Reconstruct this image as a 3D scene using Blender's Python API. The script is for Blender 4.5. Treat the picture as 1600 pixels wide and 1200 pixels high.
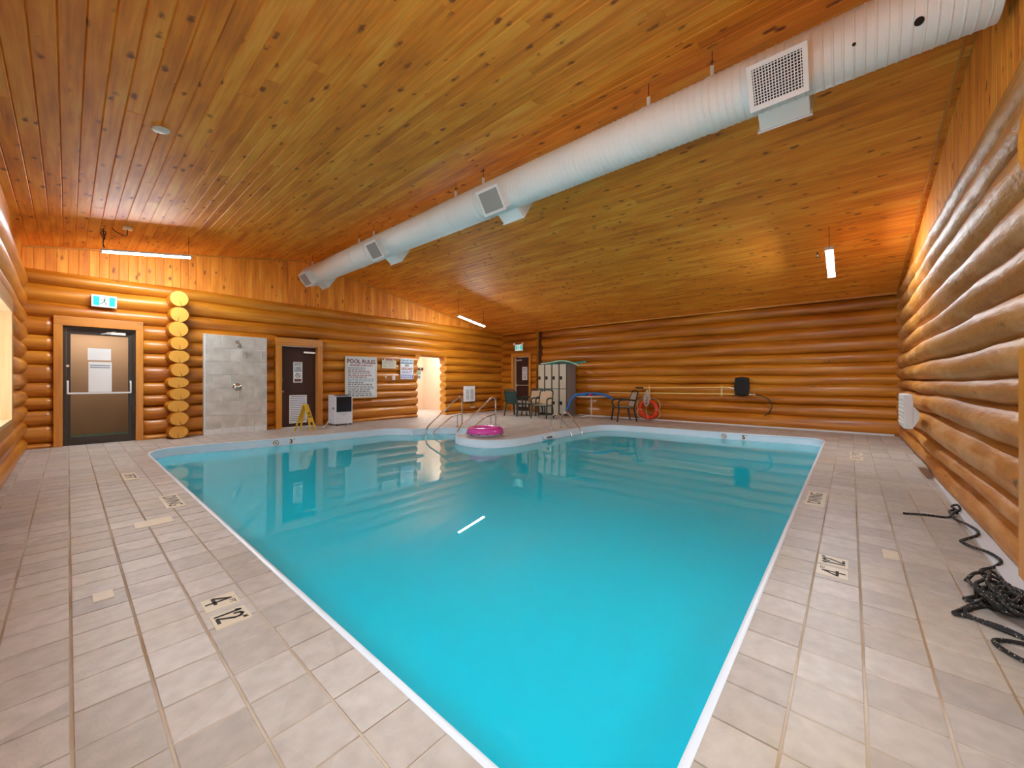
import bpy, bmesh, math, random
from math import sin, cos, pi, radians, sqrt, atan2
from mathutils import Vector, Matrix, geometry
random.seed(7)
SC = bpy.context.scene
COL = SC.collection
for o in list(bpy.data.objects): bpy.data.objects.remove(o)

# ------------------------------------------------------------------ camera, sky, light, exposure
H = 1.2                                   # camera height
cam_d = bpy.data.cameras.new('camera'); cam = bpy.data.objects.new('camera', cam_d); COL.objects.link(cam)
cam_d.sensor_width = 36; cam_d.lens = 605.9 / 1600 * 36; cam_d.shift_y = -4.65 / 1600
cam_d.clip_start = 0.02; cam_d.clip_end = 100
cam.location = (0, 0, H); cam.rotation_euler = (radians(90), 0, -radians(48.885))
SC.camera = cam
world = bpy.data.worlds.new('world'); SC.world = world; world.use_nodes = True
bgn = world.node_tree.nodes['Background']; bgn.inputs[0].default_value = (.80, .90, 1, 1); bgn.inputs[1].default_value = 2.0
vs = SC.view_settings; vs.view_transform = 'Standard'; vs.look = 'None'; vs.gamma = 1; vs.use_curve_mapping = False
vs.exposure = 0.42
TUBE = 330.0                               # brightness of the tube lamps
def area(name, loc, rot, sx, sy, power, color):
    d = bpy.data.lights.new(name, 'AREA'); d.shape = 'RECTANGLE'; d.size = sx; d.size_y = sy; d.energy = power; d.color = color
    o = bpy.data.objects.new(name, d); COL.objects.link(o); o.location = loc; o.rotation_euler = rot
    return o
area('window_daylight', (-1.7, 4.75, 1.5), (0, radians(-90), 0), 1.2, 2.8, 90, (.80, .90, 1))      # outside the window in the front wall
area('window_daylight', (-1.05, 1.3, 1.5), (0, radians(-90), 0), 1.2, 1.8, 45, (.80, .90, 1))  # fill daylight at the added second window, out of view
area('window_daylight', (1.6, -1.5, 1.2), (radians(90), 0, 0), 1.7, 1.1, 35, (.80, .90, 1))        # outside the window in the right wall
area('corridor_light', (0.45, 12.3, 2.35), (0, 0, 0), 1.2, .8, 22, (1, .93, .85))
area('changing_room_light', (8.9, 12.4, 2.9), (0, 0, 0), 1.6, 1.2, 95, (1, .95, .9))

# ------------------------------------------------------------------ materials
def nt(name):
    m = bpy.data.materials.new(name); m.use_nodes = True
    t = m.node_tree; return m, t, t.nodes['Principled BSDF'], t.nodes, t.links
def simple(name, col, rough=.5, metal=0, coat=0, bump=0, bscale=60, vary=0, emit=None, trans=0):
    m, t, b, N, L = nt(name)
    b.inputs['Base Color'].default_value = (*col, 1); b.inputs['Roughness'].default_value = rough; b.inputs['Metallic'].default_value = metal
    b.inputs['Coat Weight'].default_value = coat
    if trans: b.inputs['Transmission Weight'].default_value = trans
    n = N.new('ShaderNodeTexNoise'); n.inputs['Scale'].default_value = bscale
    g = N.new('ShaderNodeNewGeometry'); L.new(g.outputs['Position'], n.inputs['Vector'])
    if vary:
        mx = N.new('ShaderNodeMixRGB'); mx.blend_type = 'MULTIPLY'; mx.inputs[0].default_value = vary
        mx.inputs[1].default_value = (*col, 1); L.new(n.outputs['Fac'], mx.inputs[2]); L.new(mx.outputs[0], b.inputs['Base Color'])
    if bump:
        bp = N.new('ShaderNodeBump'); bp.inputs['Strength'].default_value = bump; bp.inputs['Distance'].default_value = .004
        L.new(n.outputs['Fac'], bp.inputs['Height']); L.new(bp.outputs[0], b.inputs['Normal'])
    if emit:
        b.inputs['Emission Color'].default_value = (*emit[0], 1); b.inputs['Emission Strength'].default_value = emit[1]
    return m
def ramp(N, stops):
    r = N.new('ShaderNodeValToRGB'); e = r.color_ramp.elements
    while len(e) < len(stops): e.new(.5)
    for k, (p, c) in enumerate(stops): e[k].position = p; e[k].color = (*c, 1)
    return r
def wood(name, axis, dark, mid, light, rough=.36, gs=7, knot=2.2, kmul=(.25, .12, .05), bump=.25, kth=.085, coat=.2, patch=None, bump2=0):
    m, t, b, N, L = nt(name)
    g = N.new('ShaderNodeNewGeometry'); oi = N.new('ShaderNodeObjectInfo')
    sh = N.new('ShaderNodeVectorMath'); sh.operation = 'SCALE'; sh.inputs[0].default_value = (37, 53, 71); L.new(oi.outputs['Random'], sh.inputs['Scale'])
    ad = N.new('ShaderNodeVectorMath'); ad.operation = 'ADD'; L.new(g.outputs['Position'], ad.inputs[0]); L.new(sh.outputs[0], ad.inputs[1])
    def mapped(across, along):
        mp = N.new('ShaderNodeVectorMath'); mp.operation = 'MULTIPLY'; s = [across] * 3; s['XYZ'.index(axis)] = along
        mp.inputs[1].default_value = s; L.new(ad.outputs[0], mp.inputs[0]); return mp
    n1 = N.new('ShaderNodeTexNoise'); n1.inputs['Scale'].default_value = 1; n1.inputs['Detail'].default_value = 5; n1.inputs['Roughness'].default_value = .6
    L.new(mapped(gs * 3, gs * .14).outputs[0], n1.inputs['Vector'])
    n2 = N.new('ShaderNodeTexNoise'); n2.inputs['Scale'].default_value = 1; n2.inputs['Detail'].default_value = 3
    L.new(mapped(gs * .5, gs * .12).outputs[0], n2.inputs['Vector'])
    mixf = N.new('ShaderNodeMath'); mixf.operation = 'ADD'; L.new(n1.outputs['Fac'], mixf.inputs[0]); L.new(n2.outputs['Fac'], mixf.inputs[1])
    ob = N.new('ShaderNodeMath'); ob.operation = 'MULTIPLY_ADD'; ob.inputs[1].default_value = .20; L.new(oi.outputs['Random'], ob.inputs[0]); L.new(mixf.outputs[0], ob.inputs[2])
    sc = N.new('ShaderNodeMath'); sc.operation = 'MULTIPLY_ADD'; sc.inputs[1].default_value = 1.0; sc.inputs[2].default_value = -.60; L.new(ob.outputs[0], sc.inputs[0])
    r = ramp(N, [(.12, dark), (.5, mid), (.85, light)]); L.new(sc.outputs[0], r.inputs[0])
    v = N.new('ShaderNodeTexVoronoi'); v.inputs['Scale'].default_value = 1; L.new(mapped(knot * 2.2, knot).outputs[0], v.inputs['Vector'])
    nw = N.new('ShaderNodeTexNoise'); nw.inputs['Scale'].default_value = 22; L.new(ad.outputs[0], nw.inputs['Vector'])
    va = N.new('ShaderNodeMath'); va.operation = 'MULTIPLY_ADD'; va.inputs[1].default_value = .34; L.new(nw.outputs['Fac'], va.inputs[0]); L.new(v.outputs['Distance'], va.inputs[2])
    kr = ramp(N, [(kth + .12, (1, 1, 1)), (kth + .25, (0, 0, 0))]); L.new(va.outputs[0], kr.inputs[0])
    km = N.new('ShaderNodeMixRGB'); km.blend_type = 'MIX'; L.new(kr.outputs[0], km.inputs[0]); L.new(r.outputs[0], km.inputs[1]); km.inputs[2].default_value = (*kmul, 1)
    out = km
    if patch:                                                       # pale peeled patches
        pn = N.new('ShaderNodeTexNoise'); pn.inputs['Scale'].default_value = 1; pn.inputs['Detail'].default_value = 6; L.new(mapped(5, 1.6).outputs[0], pn.inputs['Vector'])
        pr = ramp(N, [(.48, (0, 0, 0)), (.66, (.75, .75, .75))]); L.new(pn.outputs['Fac'], pr.inputs[0])
        pm = N.new('ShaderNodeMixRGB'); L.new(pr.outputs[0], pm.inputs[0]); L.new(km.outputs[0], pm.inputs[1]); pm.inputs[2].default_value = (*patch, 1); out = pm
    L.new(out.outputs[0], b.inputs['Base Color'])
    b.inputs['Roughness'].default_value = rough; b.inputs['Coat Weight'].default_value = coat; b.inputs['Coat Roughness'].default_value = .22
    bp = N.new('ShaderNodeBump'); bp.inputs['Strength'].default_value = bump; bp.inputs['Distance'].default_value = .006
    L.new(n1.outputs['Fac'], bp.inputs['Height'])
    if bump2:                                                       # knife facets and dents of the peeled surface
        nb_ = N.new('ShaderNodeTexNoise'); nb_.inputs['Scale'].default_value = 1; nb_.inputs['Detail'].default_value = 6; L.new(mapped(16, 7).outputs[0], nb_.inputs['Vector'])
        b2 = N.new('ShaderNodeBump'); b2.inputs['Strength'].default_value = bump2; b2.inputs['Distance'].default_value = .02; L.new(nb_.outputs['Fac'], b2.inputs['Height']); L.new(b2.outputs[0], bp.inputs['Normal'])
    L.new(bp.outputs[0], b.inputs['Normal'])
    return m
D1, D2, D3 = (.30, .10, .018), (.50, .205, .036), (.68, .34, .085)
M = {}
LOGD, LOGM, LOGL = (.30, .075, .003), (.52, .17, .008), (.72, .29, .02)
for ax in 'XYZ':
    M['log' + ax] = wood('varnished_log_' + ax, ax, LOGD, LOGM, LOGL, rough=.38, gs=5, knot=1.15, kth=.04, bump=.2)
    M['plank' + ax] = wood('knotty_pine_' + ax, ax, (.56, .15, .009), (.84, .275, .016), (.96, .43, .05), rough=.6, gs=9, knot=3.3, kth=.13, kmul=(.26, .06, .006), bump=.12, coat=0)
    M['trim' + ax] = wood('pine_trim_' + ax, ax, (.46, .15, .014), (.64, .24, .024), (.76, .34, .05), rough=.4, gs=8, knot=1.6, kth=.04, bump=.1)
M['log_rough'] = wood('hand_peeled_log', 'X', (.34, .11, .013), (.54, .205, .03), (.68, .31, .07), rough=.5, gs=6, knot=1.9, kth=.07, kmul=(.16, .055, .02), bump=.8, coat=.0, patch=(.72, .38, .16), bump2=.6)
M['dark_wood'] = simple('shadow_gap_wood', (.10, .03, .006), .8)
M['backing'] = simple('backing_board', (.20, .075, .015), .8)
M['pale_pine'] = wood('pale_pine', 'Z', (.60, .33, .14), (.72, .45, .22), (.80, .56, .32), gs=5, knot=.9, bump=.05)

def endgrain():
    m, t, b, N, L = nt('log_end_grain')
    tc = N.new('ShaderNodeTexCoord'); w = N.new('ShaderNodeTexWave'); w.wave_type = 'RINGS'; w.rings_direction = 'Y'
    w.inputs['Scale'].default_value = 14; w.inputs['Distortion'].default_value = 1.5; L.new(tc.outputs['Object'], w.inputs['Vector'])
    r = ramp(N, [(0, (.68, .29, .03)), (1, (.84, .42, .06))]); L.new(w.outputs['Fac'], r.inputs[0]); L.new(r.outputs[0], b.inputs['Base Color'])
    b.inputs['Roughness'].default_value = .5; return m
M['end'] = endgrain()

TX0, TP, TY0 = .009, .2155, -.043                                   # tile grid
def tilemat():
    m, t, b, N, L = nt('deck_tile')
    g = N.new('ShaderNodeNewGeometry')
    a = N.new('ShaderNodeVectorMath'); a.operation = 'SUBTRACT'; a.inputs[1].default_value = (TX0, TY0, 0); L.new(g.outputs['Position'], a.inputs[0])
    d = N.new('ShaderNodeVectorMath'); d.operation = 'DIVIDE'; d.inputs[1].default_value = (TP, TP, 10); L.new(a.outputs[0], d.inputs[0])
    f = N.new('ShaderNodeVectorMath'); f.operation = 'FLOOR'; L.new(d.outputs[0], f.inputs[0])
    wn = N.new('ShaderNodeTexWhiteNoise'); wn.noise_dimensions = '3D'; L.new(f.outputs[0], wn.inputs['Vector'])
    r = ramp(N, [(0, (.44, .40, .36)), (.5, (.52, .475, .43)), (1, (.58, .54, .50))]); L.new(wn.outputs['Value'], r.inputs[0])
    n = N.new('ShaderNodeTexNoise'); n.inputs['Scale'].default_value = 1.1; n.inputs['Detail'].default_value = 5; L.new(g.outputs['Position'], n.inputs['Vector'])
    sr = ramp(N, [(.50, (0, 0, 0)), (.68, (.55, .55, .55))]); L.new(n.outputs['Fac'], sr.inputs[0])
    mx = N.new('ShaderNodeMixRGB'); L.new(sr.outputs[0], mx.inputs[0]); L.new(r.outputs[0], mx.inputs[1]); mx.inputs[2].default_value = (.54, .45, .32, 1)
    n3 = N.new('ShaderNodeTexNoise'); n3.inputs['Scale'].default_value = 14; n3.inputs['Detail'].default_value = 8; L.new(g.outputs['Position'], n3.inputs['Vector'])
    r3 = ramp(N, [(.3, (.84, .83, .82)), (.7, (1.05, 1.05, 1.05))]); L.new(n3.outputs['Fac'], r3.inputs[0])
    m2 = N.new('ShaderNodeMixRGB'); m2.blend_type = 'MULTIPLY'; m2.inputs[0].default_value = 1; L.new(mx.outputs[0], m2.inputs[1]); L.new(r3.outputs[0], m2.inputs[2])
    L.new(m2.outputs[0], b.inputs['Base Color']); b.inputs['Roughness'].default_value = .42
    n4 = N.new('ShaderNodeTexNoise'); n4.inputs['Scale'].default_value = 90; n4.inputs['Detail'].default_value = 4; L.new(g.outputs['Position'], n4.inputs['Vector'])
    bp = N.new('ShaderNodeBump'); bp.inputs['Strength'].default_value = .35; bp.inputs['Distance'].default_value = .003; L.new(n4.outputs['Fac'], bp.inputs['Height']); L.new(bp.outputs[0], b.inputs['Normal'])
    return m
M['tile'] = tilemat()
def groutmat():
    m, t, b, N, L = nt('grout')
    g = N.new('ShaderNodeNewGeometry'); n = N.new('ShaderNodeTexNoise'); n.inputs['Scale'].default_value = 1.2; L.new(g.outputs['Position'], n.inputs['Vector'])
    r = ramp(N, [(.35, (.60, .52, .42)), (.5, (.48, .38, .27)), (.65, (.38, .25, .13))]); L.new(n.outputs['Fac'], r.inputs[0]); L.new(r.outputs[0], b.inputs['Base Color']); b.inputs['Roughness'].default_value = .8
    return m
M['grout'] = groutmat()
def watermat():
    m, t, b, N, L = nt('pool_water'); o = N['Material Output']; N.remove(b)
    di = N.new('ShaderNodeBsdfDiffuse'); di.inputs[0].default_value = (.010, .66, .86, 1)
    tr = N.new('ShaderNodeBsdfTransparent'); tr.inputs[0].default_value = (.45, .9, 1, 1)
    mx = N.new('ShaderNodeMixShader'); mx.inputs[0].default_value = .18; L.new(di.outputs[0], mx.inputs[1]); L.new(tr.outputs[0], mx.inputs[2])
    gl = N.new('ShaderNodeBsdfGlossy'); gl.inputs['Roughness'].default_value = 0.0; gl.inputs['Color'].default_value = (1, 1, 1, 1)
    fr = N.new('ShaderNodeFresnel'); fr.inputs['IOR'].default_value = 1.5
    g = N.new('ShaderNodeNewGeometry'); n = N.new('ShaderNodeTexNoise'); n.inputs['Scale'].default_value = 1.1; n.inputs['Detail'].default_value = 1; L.new(g.outputs['Position'], n.inputs['Vector'])
    bp = N.new('ShaderNodeBump'); bp.inputs['Strength'].default_value = .012; bp.inputs['Distance'].default_value = .02; L.new(n.outputs['Fac'], bp.inputs['Height'])
    m2 = N.new('ShaderNodeMixShader'); L.new(fr.outputs[0], m2.inputs[0]); L.new(mx.outputs[0], m2.inputs[1]); L.new(gl.outputs[0], m2.inputs[2]); L.new(m2.outputs[0], o.inputs[0])
    return m
M['water'] = watermat()
M['liner'] = simple('pool_liner_white', (.74, .82, .90), .3, bump=.05)
M['basin'] = simple('pool_basin_blue', (.25, .72, .85), .4, vary=.2, bscale=3)
M['duct'] = simple('painted_steel_duct', (.86, .87, .85), .4, vary=.08, bscale=2)
M['white'] = simple('white_enamel', (.80, .80, .80), .4)
M['offwhite'] = simple('off_white_plastic', (.74, .72, .66), .45)
M['void'] = simple('dark_slot', (.012, .012, .012), .8)
M['grille_grey'] = simple('grey_grille', (.42, .42, .40), .5)
M['brown_metal'] = simple('dark_bronze_frame', (.035, .022, .013), .4, bump=.05)
M['brown_door'] = simple('dark_brown_door_paint', (.055, .015, .007), .6, vary=.3, bscale=5)
M['glass'] = simple('door_glass', (.95, .98, .97), .02, trans=1); M['glass'].node_tree.nodes['Principled BSDF'].inputs['IOR'].default_value = 1.03
M['chrome'] = simple('brushed_steel', (.62, .60, .58), .22, metal=1)
M['black'] = simple('black_plastic', (.012, .012, .014), .4)
M['satin_black'] = simple('gloss_black_panel', (.008, .009, .014), .15)
M['tube'] = simple('lamp_diffuser', (1, 1, 1), .5, emit=((.84, .93, 1), TUBE))
M['peach'] = simple('peach_plaster', (.80, .60, .44), .8, vary=.1, bscale=3)
M['tan_wall'] = simple('tan_corridor_wall', (.42, .25, .14), .8, vary=.25, bscale=2)
M['mat_green'] = simple('green_mat', (.05, .10, .06), .9)
M['pale_green'] = simple('pale_green_print', (.30, .45, .30), .7)
M['paper'] = simple('paper', (.82, .82, .80), .7)
M['red'] = simple('red_print', (.30, .035, .03), .6); M['brown_print'] = simple('brown_print', (.16, .035, .025), .6)
M['ink'] = simple('black_print', (.02, .018, .018), .6); M['grey_ink'] = simple('grey_print', (.25, .29, .34), .6)
M['blue_print'] = simple('blue_print', (.10, .16, .45), .6); M['teal_print'] = simple('teal_print', (.06, .22, .36), .6)
M['pale_red'] = simple('faded_red_print', (.38, .20, .22), .6); M['pale_teal'] = simple('faded_teal_print', (.25, .40, .48), .6); M['dim_ink'] = simple('faded_black_print', (.20, .20, .20), .6)
M['aged_paper'] = simple('aged_paper', (.66, .60, .45), .7)
M['sign_board'] = simple('sign_board', (.70, .74, .74), .5)
M['exit_green'] = simple('exit_green', (.01, .60, .50), .5, emit=((.01, .60, .50), .5))
M['exit_white'] = simple('exit_white', (.85, .95, .92), .5, emit=((.85, 1, .95), .35))
M['plaque'] = simple('cream_plaque_tile', (.74, .66, .50), .4, vary=.15, bscale=20)
def tile_stone():
    m, t, b, N, L = nt('shower_stone_tile')
    g = N.new('ShaderNodeNewGeometry'); oi = N.new('ShaderNodeObjectInfo'); ad = N.new('ShaderNodeVectorMath'); ad.operation = 'MULTIPLY_ADD'
    ad.inputs[1].default_value = (1, 1, 1); L.new(g.outputs['Position'], ad.inputs[0]); L.new(oi.outputs['Random'], ad.inputs[2])
    n = N.new('ShaderNodeTexNoise'); n.inputs['Scale'].default_value = 5; n.inputs['Detail'].default_value = 8; L.new(ad.outputs[0], n.inputs['Vector'])
    r = ramp(N, [(.3, (.42, .39, .34)), (.5, (.54, .50, .44)), (.72, (.66, .62, .56))]); L.new(n.outputs['Fac'], r.inputs[0]); L.new(r.outputs[0], b.inputs['Base Color']); b.inputs['Roughness'].default_value = .35
    return m
M['stone'] = tile_stone()
M['stone_light'] = simple('white_skirting_tile', (.70, .70, .68), .4)
M['mortar'] = simple('white_mortar', (.86, .84, .80), .8)
M['yellow'] = simple('yellow_plastic', (.80, .50, .01), .4)
M['dehum'] = simple('white_appliance', (.72, .76, .82), .35)
M['pink'] = simple('pink_vinyl', (.72, .06, .42), .25, coat=.4)
M['pink_pattern'] = simple('patterned_vinyl', (.60, .56, .66), .3)
M['orange'] = simple('orange_ring_cover', (.85, .05, .006), .4)
M['rope_w'] = simple('white_rope', (.66, .60, .50), .8, bump=.5, bscale=200)
def ropemat():
    m, t, b, N, L = nt('flecked_black_rope')
    g = N.new('ShaderNodeNewGeometry'); v = N.new('ShaderNodeTexVoronoi'); v.inputs['Scale'].default_value = 75; L.new(g.outputs['Position'], v.inputs['Vector'])
    r = ramp(N, [(.17, (.62, .56, .46)), (.25, (.012, .011, .012))]); L.new(v.outputs['Distance'], r.inputs[0]); L.new(r.outputs[0], b.inputs['Base Color']); b.inputs['Roughness'].default_value = .7
    return m
M['rope_b'] = ropemat()
M['pole_y'] = simple('yellow_pole', (.92, .66, .26), .35); M['alu'] = simple('pale_aluminium', (.70, .68, .62), .3, metal=.6)
M['net'] = simple('black_net', (.012, .012, .014), .8)
M['locker_body'] = simple('locker_dark_frame', (.045, .045, .035), .5)
M['locker_side'] = simple('locker_grey_side', (.30, .28, .29), .45)
M['locker_door'] = simple('locker_beige_door', (.55, .50, .38), .45)
M['green_dark'] = simple('dark_green_plastic', (.008, .05, .045), .4)
M['frame_dark'] = simple('dark_bronze_chair', (.022, .024, .022), .4)
M['sling'] = simple('tan_sling', (.52, .38, .24), .8, bump=.2, bscale=200)
M['sling2'] = simple('grey_beige_sling', (.42, .36, .28), .8, bump=.2, bscale=200)
M['n_blue'] = simple('blue_foam', (.015, .17, .50), .7); M['n_navy'] = simple('navy_foam', (.01, .045, .20), .7)
M['n_teal'] = simple('teal_foam', (.03, .42, .42), .7); M['n_mint'] = simple('mint_foam', (.35, .75, .60), .7)
M['lime'] = simple('lime_plastic', (.35, .62, .10), .4); M['magenta'] = simple('crimson_plastic', (.42, .02, .10), .4)
M['table_white'] = simple('cream_table_plastic', (.78, .68, .56), .4)
M['curb'] = simple('white_painted_curb', (.72, .76, .82), .5)

# ------------------------------------------------------------------ mesh helpers
class MB:
    def __init__(s): s.v = []; s.f = []; s.m = []
    def add(s, vs, fs, mi=0):
        o = len(s.v); s.v += [tuple(p) for p in vs]; s.f += [tuple(i + o for i in f) for f in fs]; s.m += [mi] * len(fs); return s
    def box(s, x0, x1, y0, y1, z0, z1, mi=0, T=None):
        p = [Vector((x, y, z)) for z in (z0, z1) for y in (y0, y1) for x in (x0, x1)]
        if T: p = [T @ q for q in p]
        return s.add(p, [(0, 2, 3, 1), (4, 5, 7, 6), (0, 1, 5, 4), (2, 6, 7, 3), (0, 4, 6, 2), (1, 3, 7, 5)], mi)
    def rbox(s, x0, x1, y0, y1, z0, z1, b=.01, mi=0, T=None):
        """box with bevelled edges"""
        bm = bmesh.new(); r = bmesh.ops.create_cube(bm, size=1)
        for q in bm.verts: q.co = Vector((x0 + (q.co.x + .5) * (x1 - x0), y0 + (q.co.y + .5) * (y1 - y0), z0 + (q.co.z + .5) * (z1 - z0)))
        bmesh.ops.bevel(bm, geom=bm.edges[:], offset=b, segments=2, profile=.7, affect='EDGES')
        bm.verts.index_update(); vs_ = [(T @ q.co if T else q.co.copy()) for q in bm.verts]; fs = [tuple(q.index for q in f.verts) for f in bm.faces]; bm.free()
        return s.add(vs_, fs, mi)
    def prism(s, pts, d, mi=0):
        """pts: 3-D polygon, d: extrusion vector"""
        n = len(pts); d = Vector(d); a = [Vector(p) for p in pts]
        fs = [tuple(range(n - 1, -1, -1)), tuple(range(n, 2 * n))] + [(i, (i + 1) % n, (i + 1) % n + n, i + n) for i in range(n)]
        return s.add(a + [p + d for p in a], fs, mi)
    def tube(s, path, r, sides=8, mi=0, closed=False, caps=True):
        P = [Vector(p) for p in path]; n = len(P); R = r if hasattr(r, '__len__') else [r] * n
        up = None; rings = []
        for i in range(n):
            a = P[(i - 1) % n] if (i or closed) else P[0]; c = P[(i + 1) % n] if (i < n - 1 or closed) else P[-1]
            d = (c - a); d = d.normalized() if d.length > 1e-9 else Vector((0, 0, 1))
            if up is None:
                up = Vector((0, 0, 1)) if abs(d.z) < .9 else Vector((1, 0, 0))
            up = (up - d * up.dot(d)); up = up.normalized() if up.length > 1e-6 else d.orthogonal().normalized()
            w = d.cross(up)
            rings.append([P[i] + (up * cos(2 * pi * k / sides) + w * sin(2 * pi * k / sides)) * R[i] for k in range(sides)])
        vs_ = [q for g in rings for q in g]; fs = []
        for i in range(n if closed else n - 1):
            j = (i + 1) % n
            for k in range(sides):
                l = (k + 1) % sides; fs.append((i * sides + k, j * sides + k, j * sides + l, i * sides + l))
        if caps and not closed: fs += [tuple(range(sides)), tuple(range((n - 1) * sides + sides - 1, (n - 1) * sides - 1, -1))]
        return s.add(vs_, fs, mi)
    def lathe(s, prof, seg=24, T=None, mi=0):
        """prof: list of (r, z) about local Z"""
        vs_ = []; fs = []
        for (r, z) in prof:
            for k in range(seg):
                p = Vector((r * cos(2 * pi * k / seg), r * sin(2 * pi * k / seg), z)); vs_.append(T @ p if T else p)
        for i in range(len(prof) - 1):
            for k in range(seg):
                l = (k + 1) % seg; fs.append((i * seg + k, i * seg + l, (i + 1) * seg + l, (i + 1) * seg + k))
        return s.add(vs_, fs, mi)
    def cyl(s, a, b, r, sides=16, mi=0): return s.tube([a, b], r, sides, mi)
    def mesh(s, name, mats, smooth=False):
        me = bpy.data.meshes.new(name); me.from_pydata(s.v, [], s.f)
        for m in (mats if isinstance(mats, (list, tuple)) else [mats]): me.materials.append(m)
        if max(s.m, default=0): me.polygons.foreach_set('material_index', s.m)
        me.update()
        if smooth:
            me.polygons.foreach_set('use_smooth', [True] * len(me.polygons))
            if smooth != 'all': me.set_sharp_from_angle(angle=radians(smooth if smooth is not True else 40))
        return me
    def build(s, name, mats, parent=None, smooth=False):
        return link(name, s.mesh(name, mats, smooth), parent)
def link(name, me, parent=None):
    o = bpy.data.objects.new(name, me); COL.objects.link(o); o.parent = parent; return o
def tag(o, label=None, cat=None, group=None, kind=None):
    if label: o['label'] = label
    if cat: o['category'] = cat
    if group: o['group'] = group
    if kind: o['kind'] = kind
    return o
def thing(name, label, cat, loc=(0, 0, 0), rz=0, group=None):
    o = link(name, None); o.location = loc; o.rotation_euler = (0, 0, rz); o.empty_display_size = .1
    return tag(o, label, cat, group)
def struct(mb, name, mats, label=None, cat=None, smooth=False):
    o = mb.build(name, mats, None, smooth); return tag(o, label, cat, None, 'structure')
def copy_tree(o, parent=None):
    c = o.copy(); COL.objects.link(c)
    if parent is not None: c.parent = parent
    for ch in list(o.children): copy_tree(ch, c)
    return c
def text(s, size, mat, parent, T, sx=1, name='lettering', ext=.0006, align='CENTER', label=None, off=.03):
    cu = bpy.data.curves.new('t', 'FONT'); cu.body = s; cu.size = size; cu.extrude = ext; cu.align_x = align; cu.align_y = 'CENTER'; cu.resolution_u = 2; cu.offset = size * off
    to = bpy.data.objects.new('t', cu); me = bpy.data.meshes.new_from_object(to); bpy.data.objects.remove(to)
    me.name = name; me.materials.clear(); me.materials.append(mat); me.transform(Matrix.Scale(sx, 4, (1, 0, 0))); me.transform(T)
    o = link(name, me, parent)
    if label: o['label'] = label
    return o
def frame_mat(loc, x, y):
    x = Vector(x).normalized(); y = Vector(y).normalized(); z = x.cross(y)
    return Matrix.Translation(loc) @ Matrix((x, y, z)).transposed().to_4x4()
WA = lambda x, y, z: frame_mat((x, y, z), (1, 0, 0), (0, 0, 1))      # on the left wall, facing the pool
WB = lambda x, y, z: frame_mat((x, y, z), (0, -1, 0), (0, 0, 1))     # on the back wall
def catmull(pts, n=6, closed=False):
    P = [Vector(p) for p in pts]; out = []; m = len(P)
    for i in range(m if closed else m - 1):
        p0 = P[(i - 1) % m] if (i or closed) else P[0]; p1 = P[i]; p2 = P[(i + 1) % m]; p3 = P[(i + 2) % m] if (i + 2 < m or closed) else P[-1]
        for k in range(n):
            t = k / n; out.append(.5 * ((2 * p1) + (p2 - p0) * t + (2 * p0 - 5 * p1 + 4 * p2 - p3) * t * t + (3 * p1 - p0 - 3 * p2 + p3) * t ** 3))
    if not closed: out.append(P[-1])
    return out

# ------------------------------------------------------------------ room constants (metres)
A, B, C, D = 10.95, 11.94, -.77, -.535       # left wall y, back wall x, right wall y, front wall x
RX, RZ = 4.11, 4.387                         # ridge
def roof(x): return RZ - .173 * (RX - x) if x < RX else RZ - .1636 * (x - RX)
ZL = 3.2                                     # top of the log courses on the gable walls
LV_A = [-.03, .10, .41, .68, .91, 1.17, 1.5, 1.76, 2.035, 2.35, 2.635, 2.95, 3.2]
LV_B = [-.05, .34, .62, .83, 1.12, 1.35, 1.63, 1.88, 2.2, 2.5, 2.82, 3.10]
LV_C = [-.05, .24, .42, .74, 1.02, 1.22, 1.49, 1.78, 2.06, 2.36, 2.68, 2.95, 3.2]
LV_D = [-.05, .22, .52, .80, 1.05, 1.32, 1.60, 1.88, 2.18, 2.48, 2.8, 3.2]

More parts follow.
